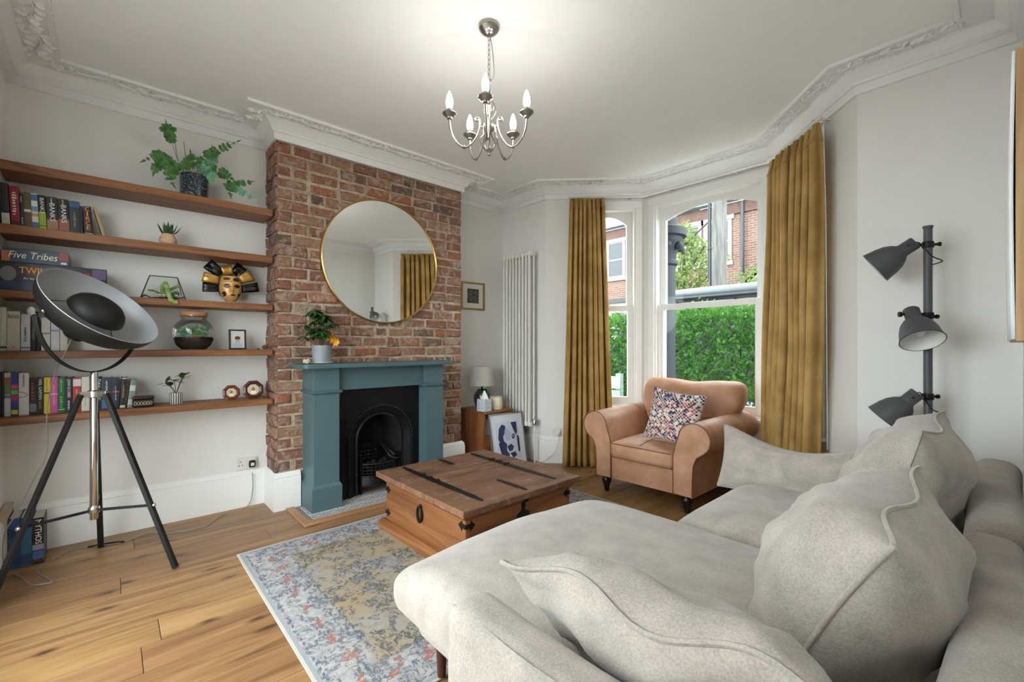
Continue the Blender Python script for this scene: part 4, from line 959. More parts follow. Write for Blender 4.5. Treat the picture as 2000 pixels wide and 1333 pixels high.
# lid of separate boards running along y
cuts = [-hx, -hx+.335, -hx+.40, -hx+.70, hx]; 
for i in range(4):
    MB().box((cuts[i]+.0012, -hy, .326), (cuts[i+1]-.0012, hy, .362+.0015*(i % 2))).build('lid_board', m_trunktop, tr, bevel=.005, seg=2)
def strap(x0, x1, y, w0=.042, tip=True, z=.364):
    """tapered iron strap with a spear tip at each end"""
    n = 10; vs = []; L = x1-x0
    for i in range(n+1):
        u = i/n; w = w0*(.55+.45*sin(pi*u)); 
        if tip and u in (0, 1): w = w0*.25
        if tip and i in (1, n-1): w = w0*.85
        x = x0+L*(u if 0 < i < n else u)
        vs += [(x, y-w/2, z), (x, y+w/2, z), (x, y+w/2, z+.004), (x, y-w/2, z+.004)]
    fs = [(4*i+j, 4*i+(j+1) % 4, 4*i+4+(j+1) % 4, 4*i+4+j) for i in range(n) for j in range(4)] + [(3, 2, 1, 0), (4*n, 4*n+1, 4*n+2, 4*n+3)]
    return MB().add(vs, fs)
for y in (-hy+.17, hy-.17):
    s1 = strap(-hx+.05, hx-.06, y).build('iron_strap', m_wrought, tr)
    for x in (-hx+.30, -hx+.38, -hx+.46): MB().cyl((x, y-.022, .369), (x, y+.022, .369), .007, n=8).build('hinge_knuckle', m_wrought, s1, smooth=40)
    for u in (.12, .25, .6, .75, .9): MB().ball((-hx+.05+u*(2*hx-.11), y, .3685), (.005, .005, .003), 8, 4).build('rivet', m_wrought, s1, smooth=60)
strap(-hx+.03, -hx+.22, .01, .03).build('iron_strap', m_wrought, tr); strap(hx-.29, hx-.03, .01, .03).build('iron_strap', m_wrought, tr)
# side brackets, spear shaped
def bracket(y, x, sx, z, face):
    P = [(0, -.012), (.03, -.012), (.028, -.026), (.06, 0), (.028, .026), (.03, .012), (0, .012)]
    if face == 'side': MB().prism([(x+sx*a, z+c) for a, c in (P if sx > 0 else P[::-1])], y-.004, y, 'y').build('corner_bracket', m_wrought, tr)
    else: MB().prism([(x+sx*a, z+c) for a, c in (P if sx > 0 else P[::-1])], y, y+.004, 'x').build('corner_bracket', m_wrought, tr)
for z in (.10, .25): bracket(-hy+b, -hx+b, 1, z, 'side')
bracket(-hy+b, hx-b, -1, .13, 'side'); bracket(-hy+b, hx-b, -1, .26, 'side')
for s in (-1, 1):
    for z in (.13, .26): bracket(hx-b, s*(hy-b), -s, z, 'front')
rh = MB(); rh.tube([(0.0+.024*sin(2*pi*i/20), -hy+b-.012, .205+.045*cos(2*pi*i/20)) for i in range(20)], .007, 8, closed=True); rh.ball((0, -hy+b-.004, .25), (.014, .008, .014), 10, 6)
rh.build('ring_handle', m_wrought, tr, smooth=60)
MB().prism([(-.018, .315), (.018, .315), (.012, .25), (.05, .23), (.04, .19), (0, .165), (-.04, .19), (-.05, .23), (-.012, .25)][::-1], hx-b, hx-b+.005, 'x').build('lock_plate', m_wrought, tr)
MB().box((hx-.03, -.018, .30), (hx-.024, .018, .355)).build('hasp', m_wrought, tr)

# ================================================================== leather armchair
t_ = NT('tan_leather'); _v = t_.coord(); _n = t_.noise(_v, 7, 5, .6); _g = t_.n('TexVoronoi', {'Vector': _v, 'Scale': 260.0}, feature='DISTANCE_TO_EDGE').outputs[0]
t_.set(Base_Color=t_.ramp(_n, [(.3, '#a07355'), (.55, '#b5876a'), (.75, '#c1987e')]), Roughness=.5, Specular_IOR_Level=.4); t_.bump(_g, .18, .002); m_leather = t_.m
m_piping = plain('leather_piping', '#7d5238', .5); m_ebony = plain('ebonised_wood', '#15110f', .35)
ac = thing('leather_armchair', 'wide tan leather armchair with rolled arms in the bay', 'armchair', (-1.845, 3.42, 0), radians(1.5))
# local: front at y=-.45, back at +.5
MB().rbox((0, .02, .225), (.80, .88, .19), .03, 5).build('base', m_leather, ac, smooth=60)
MB().box((-.268, -.424, .13), (.268, -.421, .30)).build('front_rail', m_leather, ac)
for sx in (-1, 1):
    # scroll profile in x-z, extruded along y
    P = []
    cx, cz, r = .415, .545, .112
    P += [(.262, .13), (.262, .40), (.272, .46)]
    P += [(cx+r*cos(a), cz+r*sin(a)) for a in [radians(172-14*i) for i in range(17)]]
    P += [(.432, .418), (.408, .36), (.402, .25), (.402, .13)]
    poly = [(sx*a, c) for a, c in P]
    if sx < 0: poly = poly[::-1]
    n = len(poly); ys = [-.44, -.425, -.2, .1, .3, .44, .47]; sc = [.97, 1, 1, 1.0, 1.0, 1, .95]
    vs = []
    for y, q in zip(ys, sc):
        for a, c in poly: vs.append((sx*.35+(a-sx*.35)*q+sx*.035*max(0, (y+.44)), y, .36+(c-.36)*q))
    fs = [(i*n+j, i*n+(j+1) % n, (i+1)*n+(j+1) % n, (i+1)*n+j) for i in range(len(ys)-1) for j in range(n)] + [tuple(range(n-1, -1, -1)), tuple((len(ys)-1)*n+j for j in range(n))]
    if sx < 0: pass
    arm = MB().add(vs, fs).build('arm', m_leather, ac, smooth=50)
    MB().tube([(a*1.0, -.441, c) for a, c in (poly if sx > 0 else poly[::-1])], .0045, 6).build('piping', m_piping, arm, smooth=60)
    seam = [(sx*.35+(a-sx*.35)+sx*.035*.62, .18, c+.0) for a, c in (poly if sx > 0 else poly[::-1])][2:20]
    MB().tube(seam, .0028, 5).build('seam', m_piping, arm, smooth=60)
def seatfn(p, u, v, w):
    if w > 0: p.z += .028*(1-u*u)*(1-v*v)
    return p
sc_ = MB().rbox((0, -.12, .365), (.535, .68, .135), .045, 8, seatfn).build('seat_cushion', m_leather, ac, smooth=180)
ed = [(-.255+.51*i/10, -.457, .418) for i in range(11)]; MB().tube(ed, .004, 6).build('piping', m_piping, sc_, smooth=60)
ed = [(-.255+.51*i/10, -.457, .312) for i in range(11)]; MB().tube(ed, .004, 6).build('piping', m_piping, sc_, smooth=60)
MB().tube([(.0, -.44+.5*i/10, .4345+.027*(1-((-.44+.5*i/10+.12)/.34)**2)) for i in range(11)], .0022, 5).build('seam', m_piping, sc_, smooth=60)
MB().rbox((0, .43, .40), (.72, .16, .66), .07, 6).build('back_frame', m_leather, ac, smooth=180)
def backfn(p, u, v, w):
    wd = .66+.34*min(1, max(0, (w+1)*.75)); p.x *= wd
    p.y -= .05*(1-u*u)*(1-w*w)*(1 if v < 0 else .3)
    p.z -= .02*math.exp(-(u/.3)**2)*max(0, w); p.y += .11*(w*.5+.5)
    q = mnoise.noise(Vector((p.x*9, p.z*9, 2)))*.006+mnoise.noise(Vector((p.x*22+p.z*9, p.z*7, 5)))*.004
    p.y += q*(1-u*u)
    return p
bc = MB().rbox((.045, .27, .655), (.88, .24, .49), .085, 12, backfn).build('back_cushion', m_leather, ac, smooth=180)
def backline(w, us, dy=-.004):
    out = []
    for u in us:
        p = Vector((u*.44, -.12, w*.245)); p = Vector(backfn(p, u, -1, w)); out.append((p.x+.045, p.y+.27+dy, p.z+.655))
    return out
MB().tube(backline(-.18, [-.9+1.8*i/20 for i in range(21)], -.002), .003, 5).build('seam', m_piping, bc, smooth=60)
for lx in (-.34, .34):
    for ly in (-.38, .38):
        MB().lathe([(.036, .138), (.036, .132), (.024, .126), (.032, .114), (.040, .098), (.038, .085), (.029, .06), (.020, .02), (.019, .004), (1e-6, .001)], 18, T(lx, ly, 0)).build('leg', m_ebony, ac, smooth=50)

# ================================================================== pillows
def pillow(name, label, M, W, Hh, Tt, mat, pipe=None, pinch=.07, seed=0, wr=.006, sag=None, p1=2.6, pipe_r=.006, N=30):
    """stuffed cushion: M = local frame (x width, y height, z thickness); sag(u, v) -> extra local offset"""
    o = thing(name, label, 'cushion', M.to_translation()); L = M.to_3x3().to_4x4()
    sd = Vector((seed*3.7, seed*1.3, seed*2.1))
    def pt(u, v, s):
        x = u*W/2*(1-pinch*(1-v*v)*u*u); y = v*Hh/2*(1-pinch*1.2*(1-u*u)*v*v)
        th = Tt/2*((1-abs(u)**p1)*(1-abs(v)**p1))**.55
        q = Vector((u*2.1, v*2.1, s*2))+sd
        e = max(abs(u), abs(v))
        crease = wr*(mnoise.noise(q*1.6)*1.6+mnoise.noise(Vector((u*7, v*3, s))+sd)*e*1.1)
        p = Vector((x, y, s*(th+crease*(1-e**6))))
        if sag: p += Vector(sag(u, v, s))
        return L @ p
    mb = MB(); idx = {}; vs = []; fs = []
    for s in (1, -1):
        for j in range(N+1):
            for i in range(N+1):
                edge = i in (0, N) or j in (0, N)
                key = (i, j, 0 if edge else s)
                if key not in idx:
                    uu = sin(pi/2*(2*i/N-1)); vv = sin(pi/2*(2*j/N-1))
                    idx[key] = len(vs); vs.append(pt(uu, vv, s))
        for j in range(N):
            for i in range(N):
                g = lambda a, b: idx[(a, b, 0 if a in (0, N) or b in (0, N) else s)]
                f = (g(i, j), g(i+1, j), g(i+1, j+1), g(i, j+1)); fs.append(f if s > 0 else f[::-1])
    c = mb.add(vs, fs).build('cover', mat, o, smooth=180)
    loop = [(sin(pi/2*(2*i/N-1)), -1) for i in range(N)] + [(1, sin(pi/2*(2*i/N-1))) for i in range(N)] + [(-sin(pi/2*(2*i/N-1)), 1) for i in range(N)] + [(-1, -sin(pi/2*(2*i/N-1))) for i in range(N)]
    MB().tube([pt(a, b, 1) for a, b in loop], pipe_r, 6, closed=True).build('piping', pipe or mat, o, smooth=60)
    return o
def PM(c, xa, ya): return frame_mat(c, xa, (Vector(ya)-Vector(xa).normalized()*Vector(ya).dot(Vector(xa).normalized())))
m_sofa = fabric('oatmeal_wool', '#a69d94', .24, 230, .6, blot=10)
t_ = NT('geometric_patchwork'); _x, _y, _z = t_.sep(t_.coord())
_u = t_.math('MULTIPLY', t_.math('ADD', _x, _z), 46); _w = t_.math('MULTIPLY', t_.math('SUBTRACT', _x, _z), 38)
_cell = t_.n('CombineXYZ', {0: t_.math('FLOOR', _u), 1: t_.math('FLOOR', _w), 2: 0.0}).outputs[0]
_cr = t_.n('TexWhiteNoise', {'Vector': _cell}, noise_dimensions='2D').outputs[0]
_k = t_.ramp(_cr, [(0, '#c9b9a4'), (.14, '#34385a'), (.27, '#96384c'), (.38, '#d9cdbf'), (.5, '#62758c'), (.6, '#b86a55'), (.7, '#456350'), (.8, '#704c78'), (.9, '#26283a')], 'CONSTANT')
_e = t_.math('MAXIMUM', t_.math('LESS_THAN', t_.math('FRACT', _u), .2), t_.math('GREATER_THAN', t_.math('FRACT', _w), .86))
_k = t_.mix(t_.math('MULTIPLY', _e, t_.math('GREATER_THAN', _cr, .3)), _k, lin('#e6d8cc')); t_.set(Base_Color=_k, Roughness=.8); m_patch = t_.m
pillow('throw_cushion', 'small patchwork cushion of coloured diamonds on the tan armchair', PM((-1.69, 3.235, .645), (.97, .12, -.1), (.03, .32, .95)), .42, .42, .15, m_patch, plain('cushion_seam', '#8f8793', .8), seed=2, wr=.003, pinch=.10, pipe_r=.003)

# ================================================================== corner sofa
so = thing('corner_sofa', 'oatmeal fabric chaise sofa along the right wall', 'sofa', (-.5, 1.7, RZ))
def sp(p): return (p[0]+.5, p[1]-1.7, p[2]-RZ)
def soft(name, lo, hi, r, n=8, fn=None, **k):
    c = sp([(lo[i]+hi[i])/2 for i in range(3)]); d = [hi[i]-lo[i] for i in range(3)]
    return MB().rbox(c, d, r, n, fn).build(name, m_sofa, so, smooth=180, **k)
def wob(p, u, v, w, a=.004, f=5, sd=0): return mnoise.noise(Vector((p.x*f+sd, p.y*f, p.z*f)))*a
soft('chaise_base', (-1.375, .79, .185), (-.06, 1.74, .30), .03)
soft('seat_base', (-.90, 1.735, .185), (-.06, 2.80, .30), .03)
def ch_fn(p, u, v, w):
    # plump top, rounded outer end, slightly bulging sides
    if w > 0: p.z += .045*(1-u*u*u*u)*max(0,1-v*v)**.6
    if u < 0: p.z -= .05*abs(u)**5*max(0, w); p.x += .05*(v*v)*(1 if abs(v) > 0 else 0)*abs(u)**3
    p.z += wob(p, u, v, w, .007, 4); return p
soft('chaise_cushion', (-1.455, .70, .285), (-.26, 1.765, .465), .075, 14, ch_fn)
def st_fn(p, u, v, w):
    if w > 0: p.z += .045*(1-u**4)*(1-v**4)
    if u < 0: p.z -= .04*abs(u)**5*max(0, w)
    p.z += wob(p, u, v, w, .006, 4, 9); return p
soft('seat_cushion', (-.965, 1.755, .285), (-.26, 2.63, .465), .075, 12, st_fn)
def bk_fn(sd):
    def f(p, u, v, w):
        p.x += .012*math.sin(p.y*5+sd)*max(0, w); p.z += wob(p, u, v, w, .006, 5, sd); return p
    return f
soft('backrest', (-.075, .535, .14), (.066, 1.865, .672), .055, 10, bk_fn(1))
soft('backrest', (-.082, 1.855, .14), (.069, 3.03, .686), .06, 10, bk_fn(4))
def arm_fn(p, u, v, w):
    p.z += wob(p, u, v, w, .004, 6, 3)-.006*max(0, w)*(1-u*u); return p
soft('arm', (-.85, .553, .14), (-.04, .678, .625), .045, 10, arm_fn)
soft('arm', (-.90, 2.66, .14), (-.04, 2.86, .60), .07, 10, arm_fn)
MB().tube([sp((-.83+.76*i/16, .572+.003*sin(i), .612)) for i in range(17)], .0035, 5).build('seam', m_sofa, so, smooth=60)
MB().tube([sp((.054, .56+1.27*i/16, .655)) for i in range(17)], .0035, 5).build('seam', m_sofa, so, smooth=60)
seam = [(-.86, .705), (-1.35, .715), (-1.425, .755), (-1.445, .85), (-1.45, 1.2), (-1.445, 1.6), (-1.38, 1.74), (-1.0, 1.758)]
MB().tube([sp((a, b_, .365)) for a, b_ in seam], .005, 6).build('piping', m_sofa, so, smooth=60)
m_leg = plain('walnut_leg', '#4a2818', .4)
for x, y in ((-1.345, .88), (-1.345, 1.66), (-.12, .66), (-.82, 2.72), (-.12, 2.72)):
    rz = RZ if x < -1.34 or True else 0
    MB().lathe([(.024, .19), (.023, .16), (.015, .004), (1e-6, .0 if x < -1.3 else -.008)], 14, T(*sp((x, y, RZ)))).build('leg', m_leg, so, smooth=50)

def sag_top(a):
    return lambda u, v, s: (0, -a*max(0, v)*max(0, 1-u*u)**1.5, 0)
def sag_wave(a, f, ph, bow=0):
    return lambda u, v, s: (0, 0, a*max(0, v)**2*sin(f*u+ph)+bow*(1-u*u)*(1-v*v))
pillow('sofa_cushion', 'plump oatmeal back cushion nearest the camera against the sofa back', PM((-.235, 1.345, .645), (0, 1, .0), (.42, 0, .91)), .66, .46, .36, m_sofa, seed=1, wr=.016, pinch=.06, sag=sag_wave(.018, 5, .6), p1=2.4, N=36)
pillow('sofa_cushion', 'oatmeal back cushion at the far end of the sofa back', PM((-.235, 2.20, .69), (.0, 1, 0), (.36, 0, .93)), .68, .50, .32, m_sofa, seed=3, wr=.017, pinch=.08, sag=sag_wave(.02, 4, 2), p1=2.4, N=36)
pillow('sofa_cushion', 'long oatmeal cushion with sagging top against the far sofa arm', PM((-.665, 2.50, .60), (1, .04, 0), (0, .30, .95)), .72, .33, .19, m_sofa, seed=5, wr=.014, pinch=.05, sag=sag_top(.085), N=34)
pillow('sofa_cushion', 'oatmeal cushion lying against the near sofa arm on the chaise', PM((-.455, .845, .585), (1, .06, 0), (0, -.74, .67)), .64, .40, .20, m_sofa, seed=7, wr=.018, pinch=.06, sag=sag_wave(.022, 6, 1), N=36)

# ================================================================== curtains
t_ = NT('gold_velvet'); _f = t_.noise(t_.coord(), 400, 2); _g = t_.noise(t_.coord(), 5, 3)
t_.set(Base_Color=t_.ramp(_g, [(.35, '#97743f'), (.65, '#b39058')]), Roughness=.8, Sheen_Weight=.8, Sheen_Roughness=.35, Sheen_Tint=lin('#e0c48a'), Specular_IOR_Level=.2); t_.bump(_f, .15, .002)
m_velvet = t_.m
def curtain(label, Mb, prof, z0, z1, folds, amp, seed, off):
    """prof(v) -> (s0, s1) along the bay wall at height v (0 bottom .. 1 top)"""
    r = random.Random(seed); n = folds*24; ph = [r.uniform(-.35, .35) for _ in range(folds+2)]; am = [r.uniform(.65, 1.25) for _ in range(folds+2)]
    def f(u, v):
        s0, s1 = prof(v); k = u*folds; i = int(min(k, folds-1e-6)); a = am[i]*(1-(k-i))+am[i+1]*(k-i)
        head = max(0, (v-.955)/.045); A_ = amp*a*(1-.75*head)*(.8+.4*(1-v))
        kk = k+.10*sin(k*2.3); w = cos(2*pi*kk)
        x = s0+(s1-s0)*(u+(.24/folds)*sin(4*pi*kk)*(1-.6*head)*a); y = -off + A_*w + .006*sin(9*v+u*7)
        if head > 0: y += .006*sin(2*pi*k*3)*head
        return (x, y, z0+(z1-z0)*v)
    c = thing('curtain', label, 'curtain', (0, 0, 0), 0, 'gold velvet curtains')
    c.location = (Mb @ Vector((prof(0)[0], -off, z0))); inv = Matrix.Translation(-c.location) @ Mb
    mb = MB(); mb.grid(lambda u, v: inv @ Vector(f(u, v)), n, 40); o = mb.build('drape', m_velvet, c, smooth=180)
    sm = o.modifiers.new('thick', 'SOLIDIFY'); sm.thickness = .004
    mb = MB(); mb.grid(lambda u, v: inv @ Vector([a+b_ for a, b_ in zip(f(u, .955+.045*v), (0, -.004, 0))]), n, 3); o = mb.build('pleated_heading', m_velvet, c, smooth=180); sm = o.modifiers.new('thick', 'SOLIDIFY'); sm.thickness = .003
    return c
def lerp(a, b_, t): return a+(b_-a)*t
def prL(v): return (lerp(.165, .235, v), lerp(.675, .575, v**.8))
def prR(v): return (lerp(.085, .193, v), lerp(.70, .803, min(1, v*2.2)))
curtain('gold velvet curtain gathered left of the bay window beside the radiator', M_bayL, prL, .012, 2.655, 8, .046, 4, .135)
curtain('gold velvet curtain gathered at the right of the bay behind the armchair', M_bayR, prR, .012, 2.615, 8, .052, 8, .135)
m_track = plain('white_track', '#dcdad6', .4)
ctk = thing('curtain_track', 'white bent curtain track running around the top of the bay', 'curtain rail', (*B, 2.66))
def bayp(Mb, s, off, z): return Mb @ Vector((s, -off, z))-Vector((*B, 2.66))
tp_ = [bayp(M_bayL, .22, .115, 2.672), bayp(M_bayL, LA-.08, .115, 2.672), bayp(M_bayC, .05, .115, 2.672), bayp(M_bayC, 1.15, .115, 2.672), bayp(M_bayR, .08, .115, 2.65), bayp(M_bayR, LC-.14, .115, 2.645)]
MB().tube(tp_, .011, 6).build('rail', m_track, ctk)
for Mb, s in ((M_bayL, .45), (M_bayL, .85), (M_bayC, .3), (M_bayC, .9), (M_bayR, .15), (M_bayR, .7)):
    p0 = bayp(Mb, s, .0, 2.68); p1 = bayp(Mb, s, .12, 2.675); MB().tube([p0, p1], .007, 5).build('bracket', m_track, ctk)
cdm = MB(); cdm.tube([bayp(M_bayR, .835, .125, 2.64), bayp(M_bayR, .838, .11, 2.0), bayp(M_bayR, .835, .1, .55)], .002, 5); cdm.build('pull_cord', m_track, ctk)

# ================================================================== radiator
m_rad = plain('radiator_enamel', '#dddad4', .3)
ra = thing('column_radiator', 'tall white vertical column radiator in the corner by the curtain', 'radiator', (-3.42, 3.20, 0))
NS = 9
for i in range(NS):
    x = -.197+.0487*i; s = MB()
    for y in (-.03, .035):
        s.tube([(x, y, .41), (x, y, 2.125)], .0125, 10)
    s.rbox((x, .0025, .392), (.046, .098, .05), .018, 4).rbox((x, .0025, 2.14), (.046, .098, .05), .018, 4)
    s.build('column', m_rad, ra, smooth=50)
MB().box((.198, -.043, 1.95), (.208, .048, 2.168)).build('end_plate', m_rad, ra, bevel=.004) if False else None
MB().cyl((.215, 0, .395), (.245, 0, .395), .012, n=10).lathe([(.012, 0), (.02, .005), (.02, .045), (.012, .055)], 12, T(.24, 0, .395)).build('valve', plain('chrome_valve', '#b5b5b5', .25, 1), ra, smooth=50)
MB().tube([(.24, 0, .385), (.24, 0, .0)], .0075, 8).build('pipe', m_rad, ra, smooth=60)
for z in (.62, 1.9): MB().box((-.1, .03, z), (.1, .094, z+.03)).build('wall_bracket', m_rad, ra)

# ================================================================== side cabinet and things on it
m_ac = wood('acacia', '#5a3018', '#8a5430', '#a8703f', axis=2, rough=.45, rnd=6, bump=.2); m_acy = wood('acacia_y', '#5a3018', '#8a5430', '#a8703f', axis=1, rough=.45, rnd=6, bump=.2)
cb = thing('bedside_cabinet', 'open reddish wooden cube cabinet with drawer in the right alcove', 'cabinet', (-3.785, 2.87, 0))
cw0, cw1, cd, chh = -.19, .19, .43, .55
MB().box((0.001, cw0, 0), (cd, cw0+.022, chh-.022)).build('side_panel', m_ac, cb, bevel=.002); MB().box((0.001, cw1-.022, 0), (cd, cw1, chh-.022)).build('side_panel', m_ac, cb, bevel=.002)
MB().box((0.001, cw0, chh-.022), (cd+.005, cw1, chh)).build('top', m_acy, cb, bevel=.003); MB().box((.001, cw0+.022, 0.0), (cd, cw1-.022, .03)).build('bottom', m_acy, cb)
MB().box((.001, cw0+.022, .03), (.012, cw1-.022, chh-.022)).build('back_panel', m_acy, cb); MB().box((.012, cw0+.022, .285), (cd, cw1-.022, .305)).build('shelf', m_acy, cb)
d_ = MB().box((cd-.02, cw0+.025, .035), (cd-.001, cw1-.025, .281)).build('drawer', m_acy, cb, bevel=.003); MB().ball((cd+.008, 0, .16), (.010, .012, .012), 10, 8).build('knob', m_wrought, d_, smooth=60)
o = MB().rbox((0, 0, .085), (.28, .16, .17), .006, 4).build('storage_box', cmat('#c9cdd2', .6), smooth=50, loc=(-3.54, 2.79, .3055)); tag(o, 'plain white storage box inside the wooden cube cabinet', 'box')
lamp = thing('table_lamp', 'table lamp with pale shade and dark green glass base on the cabinet', 'lamp', (-3.60, 2.85, chh+.0005))
m_gg = plain('dark_green_glass', '#2a352c', .1, 0, bump=.6, bscale=45, coat=.6)
MB().lathe([(1e-6, 0), (.05, 0), (.062, .01), (.08, .05), (.088, .10), (.085, .14), (.07, .17), (.05, .182), (.052, .192), (.04, .198), (1e-6, .198)], 28).build('base', m_gg, lamp, smooth=50)
MB().cyl((0, 0, .19), (0, 0, .25), .01).build('lamp_holder', m_blk, lamp, smooth=40)
MB().lathe([(.132, .235), (.108, .43), (.106, .43), (.130, .235)], 36, cap=False).build('shade', fabric('linen_shade', '#b9b5ad', .05, 300, .2), lamp, smooth=40)
mb = MB()
for k in range(3): mb.tube([(0, 0, .25), (.13*cos(k*2.1), .13*sin(k*2.1), .24)], .002, 4)
mb.build('shade_ring', m_blk, lamp)
ti = thing('tissue_box', 'small white spotted tissue box with a tissue pulled up', 'tissue box', (-3.42, 2.735, chh+.0005), radians(8))
MB().rbox((0, 0, .06), (.105, .105, .12), .004, 3).build('box', cmat('#c3c9cf', .6), ti, smooth=50)
rt = random.Random(4)
for k in range(14):
    if k % 2: MB().ball((.0528, rt.uniform(-.04, .04), rt.uniform(.02, .1)), (.0006, .004, .004), 8, 4).build('spot', cmat('#4a5560'), ti)
    else: MB().ball((rt.uniform(-.04, .04), -.0528, rt.uniform(.02, .1)), (.004, .0006, .004), 8, 4).build('spot', cmat('#4a5560'), ti)
mb = MB(); mb.grid(lambda u, v: ((.035*(1-v)+.006)*cos(2*pi*u)*(1+.3*sin(6*pi*u)), (.03*(1-v)+.005)*sin(2*pi*u)*(1+.3*cos(4*pi*u)), .118+.085*v), 24, 6, wrapu=True); mb.build('tissue', plain('tissue_white', '#f0efec', .9), ti, smooth=180)
ca = thing('pillar_candle', 'fat cream pillar candle on the front of the cabinet', 'candle', (-3.455, 2.915, chh+.0005))
MB().lathe([(1e-6, 0), (.064, 0), (.067, .004), (.067, .118), (.064, .124), (.058, .122), (.05, .108), (1e-6, .104)], 32).build('wax', plain('cream_wax', '#e2d8b8', .45, var=.04), ca, smooth=40)
MB().cyl((0, 0, .1), (0, 0, .122), .0015, n=6).build('wick', m_blk, ca)
# framed dog print leaning on the cabinet
dg = thing('framed_print', 'silver framed blue and white dog print leaning against the cabinet', 'picture', (-3.235, 2.93, .001), 0); dg.rotation_euler = (0, radians(-11), radians(-5))
m_silver = plain('silver_frame', '#8d8a87', .35, .6)
frame_box(MB(), .42, .53, .014, .02, -.01).build('frame', m_silver, dg, bevel=.002)
MB().box((-.008, -.198, .012), (-.002, .198, .518)).build('mount', cmat('#d4d6de', .5), dg)
MB().box((-.0022, -.14, .075), (-.0012, .14, .44)).build('print', cmat('#c6cad8', .5), dg)
def blob(pts, c, nm='print_shape', x=.0004):
    MB().prism(pts if True else pts, -.0012, x, 'x').build(nm, cmat(c, .5), dg)
nav = '#2b3358'
blob([(-.10, .38), (-.06, .42), (-.02, .40), (-.03, .34), (-.06, .30), (-.055, .24), (-.09, .22), (-.12, .28)], nav)
blob([(-.12, .24), (-.06, .26), (-.02, .22), (-.03, .16), (.0, .12), (-.02, .08), (-.07, .085), (-.10, .14)], nav)
blob([(.05, .43), (.12, .43), (.12, .33), (.10, .30), (.075, .36)], nav); blob([(.11, .30), (.135, .28), (.135, .14), (.115, .13), (.11, .2)], nav)
blob([(.045, .30), (.075, .32), (.09, .29), (.07, .265), (.05, .27)], nav); blob([(-.02, .20), (.03, .22), (.06, .19), (.04, .155), (.0, .15)], nav); blob([(.01, .13), (.07, .14), (.09, .10), (.04, .08)], nav)
blob([(.055, .297), (.07, .305), (.075, .29), (.062, .28)], '#c9b08a', x=.0008); blob([(-.04, .36), (.0, .38), (.04, .32), (.02, .25), (-.02, .26), (-.04, .30)], '#aab2cc')
# small gilt framed etching
et = thing('framed_print', 'small gilt framed dark etching on the wall above the lamp', 'picture', (-3.785, 2.87, 1.58))
frame_box(MB(), .305, .295, .018, .016, 0).build('frame', plain('antique_gilt', '#a8864a', .4, .7), et, bevel=.003)
MB().box((0, -.137, .016), (.004, .137, .279)).build('mount', cmat('#dedbd5', .6), et)
t_ = NT('etching'); _n = t_.noise(t_.coord(), 30, 5, .7, 1.5); t_.set(Base_Color=t_.ramp(_n, [(.42, '#1f1f1f'), (.55, '#5c5b58'), (.66, '#a09d97')]), Roughness=.5)
MB().box((.004, -.075, .072), (.005, .078, .225)).build('print', t_.m, et)

# ================================================================== chandelier
m_nickel = plain('brushed_nickel', '#a19d96', .3, 1)
m_sleeve = plain('nickel_sleeve', '#a9a6a0', .35, 1)
m_flex = plain('grey_flex', '#8f8c86', .6)
m_bulb = NT('lit_candle_bulb'); m_bulb.set(Base_Color=(1, 1, 1, 1), Emission_Color=(1, .97, .93, 1), Emission_Strength=BULB); m_bulb = m_bulb.m
ch = thing('chandelier', 'five-arm nickel chandelier with lit candle bulbs hanging from the ceiling', 'chandelier', (-1.734, 1.418, H))
MB().lathe([(.052, 0), (.053, -.012), (.050, -.022), (.044, -.026), (.040, -.034), (.022, -.044), (.008, -.048), (1e-6, -.048)], 32).build('ceiling_rose', m_nickel, ch, smooth=45)
zc = -.048; k = 0
while zc > -.265:
    mb = MB(); rr = Vector((1, 0, 0)) if k % 2 else Vector((0, 1, 0))
    mb.tube([Vector((0, 0, zc-.0145+.0145*cos(2*pi*i/12))) + rr*.0065*sin(2*pi*i/12) for i in range(12)], .0017, 5, closed=True)
    mb.build('chain_link', m_nickel, ch, smooth=60); zc -= .0245; k += 1
MB().tube(spline([(.004, .003, -.05), (.012, .012, -.12), (.02, .014, -.2), (.022, .014, -.255), (.006, .004, -.29)], 5), .0024, 6).build('flex', m_flex, ch, smooth=60)
MB().tube([(.013*sin(2*pi*i/14), 0, -.285+.013*cos(2*pi*i/14)) for i in range(14)], .003, 6, closed=True).build('hanging_loop', m_nickel, ch, smooth=60)
MB().lathe([(1e-6, -.298), (.007, -.298), (.009, -.305), (.006, -.312), (.0055, -.40), (.009, -.405), (.0055, -.412), (.0055, -.475), (.012, -.48), (.024, -.495), (.03, -.515), (.026, -.532), (.014, -.545), (.006, -.555), (.0055, -.61), (.01, -.622), (.012, -.632), (.006, -.645), (.009, -.653), (.004, -.662), (1e-6, -.664)], 20).build('column', m_nickel, ch, smooth=45)
for i in range(6):
    a = i*pi/3; d = lambda r, z: (r*cos(a), r*sin(a), z)
    MB().tube(spline([d(.006, -.37), d(.02, -.385), d(.034, -.415), d(.028, -.445), d(.012, -.47), d(.006, -.48)], 5), .0028, 6).build('cage_wire', m_nickel, ch, smooth=60)
